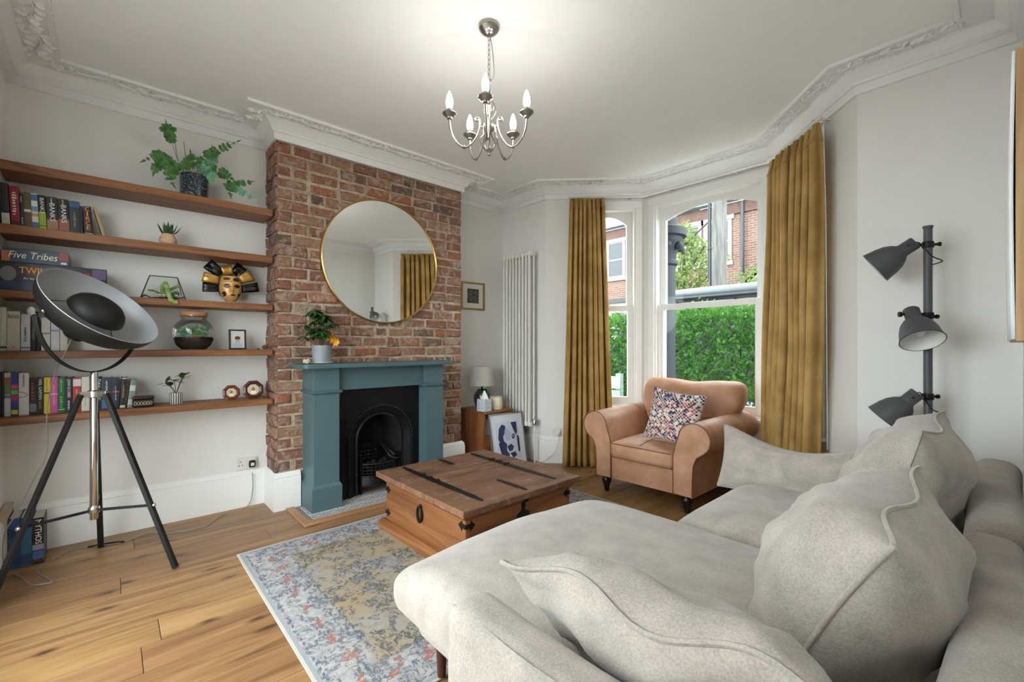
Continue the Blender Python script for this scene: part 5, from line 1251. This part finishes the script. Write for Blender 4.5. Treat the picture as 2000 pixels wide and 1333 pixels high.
for i in range(5):
    a = radians(-44)+i*2*pi/5; ca, sa = cos(a), sin(a)
    d = lambda r, z: (r*ca, r*sa, z)
    arm = MB()
    sp = [d(.062+.014*cos(t)*(1-k/11), -.515+.03-.0+.014*sin(t)*(1-k/11)) for k, t in enumerate([pi*1.0-k*.75 for k in range(9)])]
    sp.reverse()
    path = sp + [d(.047, -.50), d(.05, -.53), d(.062, -.565), d(.085, -.605), d(.118, -.632), d(.15, -.625), d(.178, -.595), d(.195, -.555), d(.2, -.52), d(.2, -.495)]
    arm.tube(spline(path, 4), .0048, 8)
    arm = arm.build('arm', m_nickel, ch, smooth=60)
    MB().lathe([(.0075, -.006), (.009, 0), (.0075, .006)], 10, T(*d(.128, -.632)) @ R(a, 'Z') @ R(pi/2, 'Y')).build('collar', m_nickel, arm, smooth=50)
    MB().tube(spline([d(.012, -.54), d(.03, -.56), d(.045, -.585), d(.03, -.62), d(.01, -.635)], 5), .003, 6).build('lower_scroll', m_nickel, arm, smooth=60)
    M_ = T(*d(.2, 0))
    MB().lathe([(.006, -.505), (.012, -.502), (.014, -.494), (.022, -.490), (.026, -.484), (.035, -.478), (.0355, -.474), (.028, -.474), (.02, -.478), (1e-6, -.478)], 24, M_).build('drip_pan', m_nickel, arm, smooth=40)
    MB().lathe([(.0125, -.478), (.0125, -.452), (.012, -.45), (1e-6, -.45)], 16, M_).build('candle_sleeve', m_sleeve, arm, smooth=40)
    MB().lathe([(.0115, -.451), (.0165, -.432), (.0175, -.42), (.0150, -.40), (.0085, -.378), (.003, -.366), (1e-6, -.364)], 14, M_).build('bulb', m_bulb, arm, smooth=60)

# ================================================================== tripod studio lamp
m_mblack = plain('matt_black_metal', '#161615', .55, .2); m_chrome = plain('chrome', '#d6d6d4', .12, 1)
m_silverin = plain('silver_reflector', '#a9abad', .5, .35); m_wire = plain('clear_grey_cable', '#8f8c8a', .5)
PX, PY = -3.194, -.065
tl = thing('tripod_lamp', 'black studio reflector lamp on a black and chrome tripod by the shelves', 'floor lamp', (PX, PY, 0))
FEET = [(-2.981, .259), (-3.02, -.412), (-3.581, -.043)]
MB().lathe([(.015, .286), (.0165, .288), (.0165, 1.055), (.013, 1.062), (1e-6, 1.062)], 18).build('pole', m_chrome, tl, smooth=40)
MB().lathe([(.020, .925), (.026, .93), (.026, .96), (.020, .965)], 18).build('hub', m_chrome, tl, smooth=40)
for k, (fx, fy) in enumerate(FEET):
    d = Vector((fx-PX, fy-PY, 0)); L = d.length; d /= L
    top = d*.055+Vector((0, 0, .945)); bot = Vector((fx-PX, fy-PY, .004))
    s = Vector((-d.y, d.x, 0)); ax = (bot-top).normalized(); n_ = s.cross(ax)
    vs = []
    for p, q in ((top, 1), (bot, 1)): vs += [p+s*.0135-n_*.010, p+s*.0135+n_*.010, p-s*.0135+n_*.010, p-s*.0135-n_*.010]
    leg = MB().add(vs, [(0, 1, 5, 4), (1, 2, 6, 5), (2, 3, 7, 6), (3, 0, 4, 7), (3, 2, 1, 0), (4, 5, 6, 7)]).build('leg', m_mblack, tl, bevel=.002)
    MB().box((-.0, -.012, .93), (.062, .012, .96), R(atan2(d.y, d.x), 'Z')).build('hub_arm', m_chrome, tl, bevel=.002)
    u = .62; lp = top+(bot-top)*u; zb = .345
    u = (top.z-zb)/(top.z-bot.z); lp = top+(bot-top)*u
    MB().tube([Vector((0, 0, .335))+d*.02, lp], .0075, 6).build('spreader', m_mblack, tl)
    MB().ball(lp+s*0+d*.016, .011, 10, 6).build('bolt', m_chrome, leg, smooth=60)
MB().lathe([(.022, .320), (.024, .325), (.024, .35), (.022, .355)], 16).build('spreader_collar', m_chrome, tl, smooth=40)
az, el, pz = radians(49.4), radians(44.9), 1.357
a_ = Vector((-sin(az), cos(az), 0)); nd = Vector((cos(el)*cos(az), cos(el)*sin(az), sin(el))); piv = Vector((0, 0, pz))
# yoke: half ring hanging from the two pivots
yk = []
for i in range(31):
    t = pi*i/30; yk.append(piv + a_*(-.296*cos(t)) + Vector((0, 0, -.296*sin(t))))
hd = Vector((cos(az), sin(az), 0)); vs = []
for i, p in enumerate(yk):
    rad = (p-piv).normalized()
    vs += [p-hd*.012-rad*.0025, p+hd*.012-rad*.0025, p+hd*.012+rad*.0025, p-hd*.012+rad*.0025]
MB().add(vs, [(4*i+j, 4*i+(j+1) % 4, 4*i+4+(j+1) % 4, 4*i+4+j) for i in range(30) for j in range(4)] + [(3, 2, 1, 0), (120, 121, 122, 123)]).build('yoke', m_mblack, tl, smooth=40)
Md = frame_mat(piv, a_, nd.cross(a_))      # z = reflector axis
Rr, dep = .273, .16
outp = [(1e-6, .06-dep-.003)] + [(Rr*sin(t)**.95, .066-dep*(cos(t)**1.0)-.003) for t in [radians(8+8.2*i) for i in range(11)]]
inp = [(max(1e-6, r-.003), z+.004) for r, z in outp]
sh = MB().lathe(outp+[(Rr, .066)], 56, Md, cap=False).build('reflector_shell', m_mblack, tl, smooth=60)
MB().lathe(inp+[(Rr-.002, .0665)], 56, Md, cap=False).build('reflector_lining', m_silverin, sh, smooth=60)
MB().tube([Md @ Vector(((Rr-.0005)*cos(2*pi*i/72), (Rr-.0005)*sin(2*pi*i/72), .0665)) for i in range(72)], .0022, 6, closed=True).build('rim', m_silverin, sh, smooth=60)
MB().lathe([(.128, .015), (.124, .035), (.112, .058), (.09, .078), (.06, .092), (.03, .099), (1e-6, .101)], 36, Md, cap=False).build('bulb_shield', m_mblack, sh, smooth=60)
MB().lathe([(.05, -.105), (.052, -.14), (.045, -.15), (1e-6, -.15)], 24, Md).build('lamp_housing', m_mblack, sh, smooth=50)
for k in range(3):
    t = 2*pi*k/3+.4; MB().tube([Md @ Vector((.12*cos(t), .12*sin(t), .02)), Md @ Vector((.2*cos(t), .2*sin(t), -.03))], .002, 5).build('shield_strut', m_mblack, sh)
for s in (-1, 1):
    e = piv+a_*s*.285; MB().cyl(e-a_*s*.03, e+a_*s*.02, .006, n=8).build('pivot_bolt', m_chrome, tl, smooth=40)
    MB().lathe([(.018, 0), (.019, .004), (.019, .012), (1e-6, .014)], 16, frame_mat(piv+a_*s*.300, (0, 0, 1), a_.cross(Vector((0, 0, 1)))*1.0) if False else Matrix.Translation(piv+a_*s*.300) @ (a_*s).to_track_quat('Z', 'Y').to_matrix().to_4x4()).build('knob', m_chrome, tl, smooth=40)
    MB().ball(piv+a_*s*.262+nd*.005, .008, 8, 6).build('inner_nut', m_chrome, tl, smooth=60)
ex = (Md @ Vector((0, 0, -.15)))
cb1 = [Vector((-3.46-PX+.02*i, y-PY, z)) for i, (y, z) in enumerate([(-.224, 1.046), (-.253, .854), (-.253, .632), (-.296, .502), (-.351, .351), (-.396, .243)])]
MB().tube(spline([ex, (ex+cb1[0])/2] + cb1 + [(-3.40-PX, -.40-PY, .05), (-3.47-PX, -.38-PY, .003)], 6), .0028, 6).build('flex', m_wire, tl, smooth=60)
fl = [(-3.47, -.38), (-3.37, -.333), (-3.25, -.296), (-3.211, -.231), (-3.237, -.224), (-3.391, -.281), (-3.472, -.274), (-3.592, -.208), (-3.649, -.148), (-3.612, -.07), (-3.575, .055), (-3.64, .179), (-3.545, .273), (-3.52, .459), (-3.652, .566), (-3.735, .742)]
MB().tube(spline([(x-PX, y-PY, .004) for x, y in fl] + [(-3.74-PX, .783-PY, .11), (-3.745-PX, .783-PY, .25)], 5), .003, 6).build('flex', m_wire, tl, smooth=60)
MB().tube(spline([(-3.62-PX, -.10-PY, .007), (-3.60-PX, -.0-PY, .007), (-3.57-PX, .06-PY, .007)], 4), .006, 6).build('inline_switch', m_blk, tl, smooth=60)
# wall sockets
m_sock = plain('socket_white', '#dcd8d2', .35)
def socket(y, z, w, h, label, M=None, gangs=2):
    o = thing('wall_socket', label, 'socket', (-3.786, y, z))
    MB().rbox((.005, 0, 0), (.009, w, h), .003, 3).build('plate', m_sock, o, smooth=50)
    for g in range(gangs):
        yy = -w/4+g*w/2 if gangs == 2 else 0
        for a, b in ((0, .015), (-.011, -.012), (.011, -.012)): MB().box((.0093, yy+a-.003, b-.004), (.0099, yy+a+.003, b+.004)).build('pin_hole', m_blk, o)
        MB().box((.009, yy-.006+.02*(1 if g else -1)*.6, .026), (.012, yy+.006+.02*(1 if g else -1)*.6, .042)).build('switch', m_sock, o, bevel=.001)
    return o
sk = socket(.751, .318, .150, .090, 'white double wall socket above the skirting near the brick breast')
pl = thing('mains_plug', 'black mains plug in the right half of the double socket', 'plug', (-3.7755, .785, .312))
MB().rbox((.016, 0, 0), (.03, .042, .05), .009, 4).build('body', m_blk, pl, smooth=60); MB().rbox((.032, 0, 0), (.002, .024, .024), .001, 2).build('label_sticker', m_sock, pl, smooth=60)
so2 = thing('wall_socket', 'white wall socket partly hidden behind the left gold curtain', 'socket', tuple(M_bayL @ Vector((.115, -.006, .31))), atan2(M_bayL[1][0], M_bayL[0][0]))
MB().rbox((0, 0, 0), (.088, .009, .088), .003, 3).build('plate', m_sock, so2, smooth=50); MB().rbox((.012, -.018, -.005), (.035, .03, .04), .008, 3).build('plug', m_sock, so2, smooth=60)
wc = MB().tube(spline([tuple(M_bayL @ Vector((.127, -.04, .30))), tuple(M_bayL @ Vector((.12, -.06, .22))), tuple(M_bayL @ Vector((.07, -.07, .10))), (-3.13, 3.23, .012), (-3.15, 3.15, .005), (-3.13, 3.06, .004), (-3.06, 3.02, .004)], 6), .0032, 6).build('white_cable', m_sock, smooth=60)
tag(wc, 'loose white cable trailing from the socket beside the left curtain', 'cable')

# ================================================================== three-head floor lamp
m_gun = plain('anthracite_metal', '#4c4e51', .5, .2); m_inwhite = plain('white_enamel', '#dcdcd8', .5)
LX, LY = -.243, 3.10
fl3 = thing('floor_lamp', 'anthracite floor lamp with three adjustable spotlight heads in the corner', 'floor lamp', (LX, LY, 0))
MB().lathe([(1e-6, 0), (.13, 0), (.132, .006), (.125, .016), (.02, .022), (1e-6, .022)], 32).build('base', m_gun, fl3, smooth=40)
MB().lathe([(.018, .02), (.018, 1.80), (.021, 1.802), (.021, 1.812), (1e-6, 1.815)], 18, Matrix.Shear('XY', 4, (.012, 0)) if False else None).build('pole', m_gun, fl3, smooth=40)
rtv = Vector((cos(YAW), sin(YAW), 0)); fwv = Vector((-sin(YAW), cos(YAW), 0)); upv = Vector((0, 0, 1))
def head(zc, neck, direc):
    nk = Vector(neck)-Vector((LX, LY, 0)); d = Vector(direc).normalized(); Mh = Matrix.Translation(nk) @ d.to_track_quat('Z', 'Y').to_matrix().to_4x4()
    prof = [(1e-6, -.03), (.03, -.03), (.034, -.026), (.034, .03), (.036, .036), (.052, .052), (.068, .078), (.078, .11), (.085, .15), (.089, .168)]
    s = MB().lathe(prof, 36, Mh, cap=False).build('lamp_head', m_gun, fl3, smooth=45)
    MB().lathe([(.0865, .1675), (.082, .15), (.074, .11), (.063, .078), (.045, .053), (1e-6, .045)], 36, Mh, cap=False).build('white_lining', m_inwhite, s, smooth=60)
    MB().lathe([(.089, .1665), (.0905, .168), (.0865, .1695)], 36, Mh, cap=False).build('rim', m_gun, s)
    MB().ball(Mh @ Vector((0, 0, .11)), (.026, .026, .026), 14, 10).build('bulb', m_inwhite, s, smooth=60)
    MB().cyl(Mh @ Vector((-.045, 0, .0)), Mh @ Vector((.045, 0, .0)), .006, n=8).build('swivel_bolt', m_blk, s, smooth=40)
    MB().lathe([(.014, 0), (.014, .012), (1e-6, .012)], 8, Mh @ T(-.045, 0, 0) @ R(-pi/2, 'Y')).build('wing_knob', m_blk, s)
    cl = Vector((0, 0, zc)); tow = (nk-cl); 
    MB().lathe([(.022, -.016), (.024, -.012), (.024, .012), (.022, .016)], 16, T(0, 0, zc)).build('clamp', m_blk, fl3, smooth=40)
    MB().tube([cl, cl+tow*.5+Vector((0, 0, .004)), nk], .009, 8).build('bracket', m_gun, s, smooth=60)
    MB().cyl(cl, cl-tow.normalized()*.042, .007, n=8).lathe([(.011, 0), (.011, .01), (1e-6, .01)], 8, Matrix.Translation(cl-tow.normalized()*.04) @ (-tow).to_track_quat('Z', 'Y').to_matrix().to_4x4()).build('clamp_knob', m_blk, fl3, smooth=40)
    bk = Mh @ Vector((0, 0, -.03))
    MB().tube(spline([bk, bk-d*.02-Vector((0, 0, .02)), cl+Vector((.0, 0, -.06))+rtv*.0-fwv*.02, cl+rtv*.055-fwv*.02+Vector((0, 0, -.085)), cl+rtv*.02-fwv*.02+Vector((0, 0, -.10)), cl+Vector((0, 0, -.105))-fwv*.018], 5), .0028, 6).build('cable', m_blk, s, smooth=60)
head(1.715, (-.312, 3.075, 1.715), (-.73*rtv+.68*fwv)*.82-upv*.57)
head(1.352, (-.297, 3.045, 1.36), (.73*rtv-.68*fwv)*.22-upv*.80-(.73*fwv+.68*rtv)*.52)
head(.937, (-.297, 3.055, .935), (-.73*rtv+.68*fwv)*.66-upv*.74-(.73*fwv+.68*rtv)*.05)

# ================================================================== framed board on the right-hand wall
m_pale = wood('oak_frame', '#93704c', '#ae8a62', '#c09b70', axis=2, rough=.5, rnd=2, bump=.2)
fb = thing('wooden_frame', 'deep light oak picture frame on the right wall at the edge of the photo', 'picture frame', (.0795, 2.0, 1.21))
MB().box((-.052, -.40, 0), (0, -.37, .70)).build('stile', m_pale, fb, bevel=.002); MB().box((-.052, .37, 0), (0, .40, .70)).build('stile', m_pale, fb, bevel=.002)
MB().box((-.052, -.37, 0), (0, .37, .03)).build('rail', m_pale, fb, bevel=.002); MB().box((-.052, -.37, .67), (0, .37, .70)).build('rail', m_pale, fb, bevel=.002)
mb = MB(); mb.grid(lambda u, v: (-.0545-.004*sin(pi*v), -.4005+.796*u, .005+.69*v), 4, 12); o = mb.build('canvas', plain('white_canvas', '#dfe2e4', .7), fb, smooth=180); sm = o.modifiers.new('thick', 'SOLIDIFY'); sm.thickness = .006; sm.offset = 0

# ================================================================== outside: front garden and street
GZ = -.45
m_ground = plain('garden_paving', '#7d7a74', .9, bump=.3, bscale=20, var=.1)
struct(MB().box((-40, 4.45, GZ-.2), (30, 60, GZ)), 'floor_garden', m_ground)
m_road = plain('asphalt', '#55565a', .9)
struct(MB().box((-40, 7.6, GZ), (30, 13.2, -.005)), 'floor_road', m_road)
def brick_tex(name, c1, c2, mort, sc):
    t = NT(name); co = t.coord(scale=(sc, sc, sc), rot=(radians(90), 0, 0))
    b = t.n('TexBrick', {'Vector': co, 'Color1': lin(c1), 'Color2': lin(c2), 'Mortar': lin(mort), 'Scale': 1.0, 'Mortar Size': .018, 'Brick Width': .52, 'Row Height': .18, 'Bias': -.1})
    n = t.noise(t.coord(), 3, 5, .7); t.set(Base_Color=t.mix(t.ramp(n, [(.35, (0, 0, 0, 1)), (.7, (.4, .4, .4, 1))]), b.outputs[0], lin('#6f5548')), Roughness=.9); return t.m
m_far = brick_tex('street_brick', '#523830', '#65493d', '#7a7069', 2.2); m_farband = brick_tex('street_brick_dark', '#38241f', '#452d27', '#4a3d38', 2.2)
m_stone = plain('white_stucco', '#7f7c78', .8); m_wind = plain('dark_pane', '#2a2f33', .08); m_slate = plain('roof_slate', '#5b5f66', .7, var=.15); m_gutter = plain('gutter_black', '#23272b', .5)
FY = 16.0
def house(x0, x1, label, wins, door=None):
    h = thing('terraced_house', label, 'house', ((x0+x1)/2, FY, GZ), 0, 'terraced houses across the street'); cx = (x0+x1)/2; w = (x1-x0)/2
    z = lambda v: v-GZ
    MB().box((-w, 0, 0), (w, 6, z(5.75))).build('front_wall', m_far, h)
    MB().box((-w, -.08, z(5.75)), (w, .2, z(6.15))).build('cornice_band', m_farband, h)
    MB().tube([(-w, -.18, z(6.2)), (w, -.18, z(6.2))], .07, 8).build('gutter', m_gutter, h)
    MB().add([(-w, -.3, z(6.2)), (w, -.3, z(6.2)), (w, 4, z(9.2)), (-w, 4, z(9.2)), (-w, 4, z(6.2)), (w, 4, z(6.2))], [(0, 1, 2, 3), (0, 3, 4), (1, 5, 2)]).build('roof', m_slate, h)
    for (wx, wz, ww, wh) in wins:
        f = MB(); a, b = wx-cx-ww/2, wx-cx+ww/2; c, d = z(wz), z(wz+wh)
        f.box((a-.12, -.06, c-.14), (b+.12, .02, c)).box((a-.16, -.07, d), (b+.16, .02, d+.26)).box((a-.08, -.05, c), (a, .02, d)).box((b, -.05, c), (b+.08, .02, d)).box((a+.05, -.03, c+wh*.5-.03), (b-.05, .02, c+wh*.5+.03))
        f.box((a, -.03, c), (a+.05, .02, d)).box((b-.05, -.03, c), (b, .02, d)).box((a+.05, -.03, d-.05), (b-.05, .02, d)).box((a+.05, -.03, c), (b-.05, .02, c+.06))
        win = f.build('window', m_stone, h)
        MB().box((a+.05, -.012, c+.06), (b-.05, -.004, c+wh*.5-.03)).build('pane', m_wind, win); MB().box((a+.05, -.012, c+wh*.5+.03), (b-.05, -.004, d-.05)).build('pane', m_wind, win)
    return h, cx
W1 = lambda xs, zz, w=.78, hh=1.5: [(x, zz, w, hh) for x in xs]
h1, c1 = house(-19.5, -14.4, 'leftmost brick terraced house across the street', W1((-18, -16), 4.0) + W1((-18, -16), .9))
h2, c2 = house(-14.4, -9.2, 'brick house seen through the narrow left window', W1((-13.4, -11.0), 4.1) + W1((-13.4, -11.6), .9))
h3, c3 = house(-9.2, -5.7, 'brick house with paired white sash windows behind the street tree', W1((-7.78, -6.72), 4.15, .82, 1.45) + W1((-7.78, -6.72), .9, .82, 1.6))
h4, c4 = house(-5.7, .5, 'brick house with white gabled porch right of the pole', W1((-1.9,), 4.1) + W1((-1.5,), .9))
h5, c5 = house(.5, 6, 'rightmost brick terraced house across the street', W1((2, 4), 4.1) + W1((2, 4), .9))
MB().tube([(-5.85-c3, -.12, 0), (-5.85-c3, -.12, 6.1-GZ)], .06, 8).build('downpipe', m_gutter, h3, smooth=50)
MB().tube([(-5.25-c4, -.1, 3.6-GZ), (-5.25-c4, -.1, 6.1-GZ)], .03, 8).build('cable_run', m_stone, h4, smooth=50)
# porch of h4, white gable
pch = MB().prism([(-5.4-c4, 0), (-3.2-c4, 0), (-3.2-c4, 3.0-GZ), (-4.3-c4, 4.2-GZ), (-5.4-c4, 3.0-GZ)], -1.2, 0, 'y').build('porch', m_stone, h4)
for a, b in (((-5.65, 2.85), (-4.3, 4.35)), ((-4.3, 4.35), (-2.95, 2.85))):
    v = [(a[0]-c4, -1.35, a[1]-GZ), (b[0]-c4, -1.35, b[1]-GZ), (b[0]-c4, .0, b[1]-GZ), (a[0]-c4, .0, a[1]-GZ)]; v += [(p[0], p[1], p[2]+.12) for p in v]
    MB().add(v, [(0, 3, 2, 1), (4, 5, 6, 7), (0, 1, 5, 4), (1, 2, 6, 5), (2, 3, 7, 6), (3, 0, 4, 7)]).build('porch_roof', m_gutter, h4)
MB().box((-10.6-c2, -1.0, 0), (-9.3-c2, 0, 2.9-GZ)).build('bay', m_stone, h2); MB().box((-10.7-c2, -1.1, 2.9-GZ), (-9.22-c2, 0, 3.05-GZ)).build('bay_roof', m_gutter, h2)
for wx in (-10.4, -9.85): MB().box((wx-c2, -1.012, .9-GZ), (wx-c2+.45, -1.0, 2.5-GZ)).build('pane', m_wind, h2)
MB().box((-4.75-c4, -1.215, 0), (-3.85-c4, -1.2, 2.3-GZ)).build('door', plain('porch_door', '#39434a', .4), h4)
# satellite dish
dish = MB().lathe([(1e-6, 0), (.15, .02), (.27, .07), (.28, .075), (.15, .03), (1e-6, .01)], 18, T(-5.0-c4, -.45, 3.75-GZ) @ R(radians(70), 'X')); dish.tube([(-5.0-c4, 0, 3.3-GZ), (-5.0-c4, -.3, 3.35-GZ), (-5.0-c4, -.42, 3.7-GZ)], .03, 6).build('satellite_dish', plain('dish_grey', '#6f706f', .6), h4, smooth=50)
# telegraph pole
m_pole = NT('weathered_pole'); _v = m_pole.coord(scale=(8, 8, .8)); m_pole.set(Base_Color=m_pole.ramp(m_pole.noise(_v, 2, 5, .6), [(.35, '#3d3b38'), (.65, '#5f5d59')]), Roughness=.9); m_pole = m_pole.m
tp = thing('telegraph_pole', 'weathered grey wooden telegraph pole in front of the brick houses', 'pole', (-3.75, 9.0, GZ))
MB().lathe([(.15, 0), (.135, 5), (.12, 9), (1e-6, 9.02)], 14).build('post', m_pole, tp, smooth=50)
MB().tube([(-.16, -.05, 0), (-.16, -.05, 8.5)], .025, 6).tube([(-.2, -.04, 3), (-.19, -.04, 8.5)], .015, 6).build('cable', m_gutter, tp)
for z in (2.6, 3.6, 4.6, 5.6): MB().tube([(-.26, -.05, z), (-.1, -.1, z)], .012, 5).build('step_iron', m_gutter, tp)
# foliage
def foliage(fn, n, size, seed, squash=.5):
    r = random.Random(seed); mb = MB()
    for k in range(n):
        c = Vector(fn(r)); d = Vector((r.gauss(0, 1), r.gauss(0, 1), r.gauss(0, 1)*.7+.3)).normalized(); e = d.orthogonal().normalized(); e = (Matrix.Rotation(r.uniform(0, 6.28), 3, d) @ e); f = d.cross(e); s = size*r.uniform(.6, 1.3)
        mb.add([c-e*s*.5, c-e*s*.05+f*s*squash*.5+d*s*.06, c+e*s*.6, c-e*s*.05-f*s*squash*.5+d*s*.06], [(0, 1, 2), (0, 2, 3)])
    return mb
def leaf_m(name, a, b, c):
    t = NT(name); n = t.noise(t.coord(), 6, 4, .7); n2 = t.noise(t.coord(), 60, 2)
    t.set(Base_Color=t.ramp(t.math('ADD', t.math('MULTIPLY', n, .6), t.math('MULTIPLY', n2, .4)), [(.38, a), (.5, b), (.62, c)]), Roughness=.6, Specular_IOR_Level=.3)
    tr = t.n('BsdfTranslucent', {0: lin(c)}); mx = t.n('MixShader', {0: .35}); t.t.links.new(t.b.outputs[0], mx.inputs[1]); t.t.links.new(tr.outputs[0], mx.inputs[2]); t.t.links.new(mx.outputs[0], t.out.inputs[0]); return t.m
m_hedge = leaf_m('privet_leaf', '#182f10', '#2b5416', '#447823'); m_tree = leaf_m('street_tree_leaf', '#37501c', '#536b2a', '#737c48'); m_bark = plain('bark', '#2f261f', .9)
hg = thing('privet_hedge', 'dense bright green privet hedge across the front garden', 'hedge', (-3.2, 6.3, GZ))
def hfn(r):
    x = r.uniform(-4.4, 5.2); k = r.random(); top = 1.66-GZ+.05*sin(x*2.1)+.03*sin(x*5.3)
    if k < .62: return (x, -.38+.07*r.gauss(0, 1)+.05*sin(x*4+2), r.uniform(.75, top)-.0)
    if k < .78: return (x, r.uniform(-.4, .5), top+r.gauss(0, .05))
    return (x, r.uniform(-.35, .45), r.uniform(.6, top))
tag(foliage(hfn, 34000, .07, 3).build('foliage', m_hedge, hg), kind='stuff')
r6 = random.Random(2); 
for k in range(34):
    x = -4.3+9.4*k/33+r6.uniform(-.1, .1); mb = MB(); mb.tube(spline([(x, r6.uniform(-.1, .2), 0), (x+r6.uniform(-.1, .1), r6.uniform(-.15, .15), .6), (x+r6.uniform(-.25, .25), r6.uniform(-.2, .15), 1.3), (x+r6.uniform(-.4, .4), r6.uniform(-.2, .2), 1.9)], 3), [.035-.0025*i for i in range(10)], 6)
    for j in range(3): z = r6.uniform(.4, 1.2); mb.tube([(x, 0, z), (x+r6.uniform(-.3, .3), r6.uniform(-.3, .1), z+.5)], .01, 5)
    mb.build('stem', m_bark, hg, smooth=60)
st_ = thing('street_tree', 'light yellow green street tree beside the telegraph pole', 'tree', (-5.75, 11.6, GZ))
def tfn(r):
    while 1:
        x, y, z = r.uniform(-1, 1), r.uniform(-1, 1), r.uniform(-1, 1)
        if x*x+y*y+z*z < 1: break
    zz = z*1.75; w = 1.0+.25*sin(3*zz); return (x*.85*w*(1.15-.5*max(0, z))+.1*sin(zz*4), y*.7, 3.2-GZ+zz*.8)
tag(foliage(tfn, 2600, .12, 5).build('crown', m_tree, st_), kind='stuff')
def tfn2(r): return (r.gauss(1.75, .25), r.gauss(0, .3), r.uniform(2.0, 2.9)-GZ+.2*r.random())
tag(foliage(tfn2, 350, .12, 8).build('side_branch_leaves', m_tree, st_), kind='stuff')
mb = MB().tube(spline([(0, 0, 0), (.05, 0, 1.5), (0, 0, 3), (-.1, .1, 4.6)], 4), [.09-.006*i for i in range(13)], 8)
for k in range(9): z = 2+.3*k; mb.tube([(0, 0, z), (.8*cos(k*2.4), .6*sin(k*2.4), z+.7)], .02, 5)
mb.build('trunk', m_bark, st_, smooth=60)
# board fence
m_fence = wood('green_grey_board', '#5a6a5e', '#74877a', '#8b9c8e', axis=0, rough=.8, rnd=9)
fe = thing('board_fence', 'grey green horizontal board fence below the hedge on the left', 'fence', (-5.2, 5.42, GZ))
for k in range(6): MB().box((-1.7, -.012, .02+.2*k), (1.55, .012, .2+.2*k)).build('board', m_fence, fe, bevel=.003)
for x in (-1.6, 0, 1.5): MB().box((x-.04, .012, 0), (x+.04, .09, 1.24)).build('post', m_fence, fe)
# bay column outside the window
m_col = plain('slate_blue_stone', '#242b32', .7, bump=.3, bscale=20, var=.1)
co_ = thing('bay_column', 'slate blue stone column with carved capital outside the bay corner', 'column', (-2.50, 4.50, GZ))
z_ = lambda v: v-GZ
MB().lathe([(.2, 0), (.2, .5), (.15, .55), (.145, z_(2.08))], 20, None).build('shaft', m_col, co_, smooth=40)
MB().lathe([(.145, z_(2.06)), (.17, z_(2.08)), (.17, z_(2.11)), (.15, z_(2.13)), (.16, z_(2.2)), (.2, z_(2.3)), (.22, z_(2.33)), (.22, z_(2.37)), (.26, z_(2.38)), (.26, z_(2.46)), (.16, z_(2.5)), (.16, z_(3.0))], 20).build('capital', m_col, co_, smooth=40)
for k in range(8):
    a = k*pi/4; MB().ball((.2*cos(a), .2*sin(a), z_(2.27)), (.05, .05, .045), 8, 6).build('volute', m_col, co_, smooth=60)
# parked estate car with roof bars and roof box behind the hedge
m_car = plain('silver_car_paint', '#4d5357', .3, .3, coat=.6); m_tyre = plain('tyre', '#161616', .8); m_cglass = plain('car_glass', '#20272b', .08)
cr = thing('parked_car', 'silver parked car with a pale roof box behind the hedge', 'car', (-3.0, 7.9, .0))
prof = [(-2.2, .35), (2.15, .35), (2.2, .75), (2.1, .98), (1.25, 1.08), (.65, 1.72), (-1.5, 1.78), (-2.1, 1.15), (-2.22, .8)]
MB().prism(prof, -.85, .85, 'y').build('body', m_car, cr, bevel=.06, seg=3)
MB().prism([(1.1, 1.12), (.6, 1.66), (-1.42, 1.70), (-1.9, 1.15)], -.86, .86, 'y').build('window_glass', m_cglass, cr)
for x in (-1.35, 1.4):
    for y in (-.78, .78):
        w = MB().lathe([(.1, -.09), (.32, -.09), (.33, -.05), (.33, .05), (.32, .09), (.1, .09)], 20, T(x, y, .33) @ R(pi/2, 'X')).build('wheel', m_tyre, cr, smooth=40)
for x in (-.9, .3): MB().tube([(x, -.75, 1.8), (x, .75, 1.8)], .025, 6).build('roof_bar', m_gutter, cr)
MB().rbox((-.15, -.15, 2.10), (2.9, .85, .17), .08, 8, lambda p, u, v, w: Vector((p.x, p.y*(1-.25*max(0, -u)**2), p.z*(1-.45*max(0, -u)**2)))).build('roof_box', plain('roof_box_pale', '#4f5457', .3), cr, smooth=180)
MB().rbox((-.15, -.15, 2.02), (2.86, .86, .05), .02, 4).build('roof_box_trim', m_gutter, cr, smooth=60)

struct(MB().box((-14, -16, GZ-.2), (10, YN-.26, GZ+.3)), 'floor_added_bounce', m_ground)  # unseen ground added outside the added doors to bounce light indoors
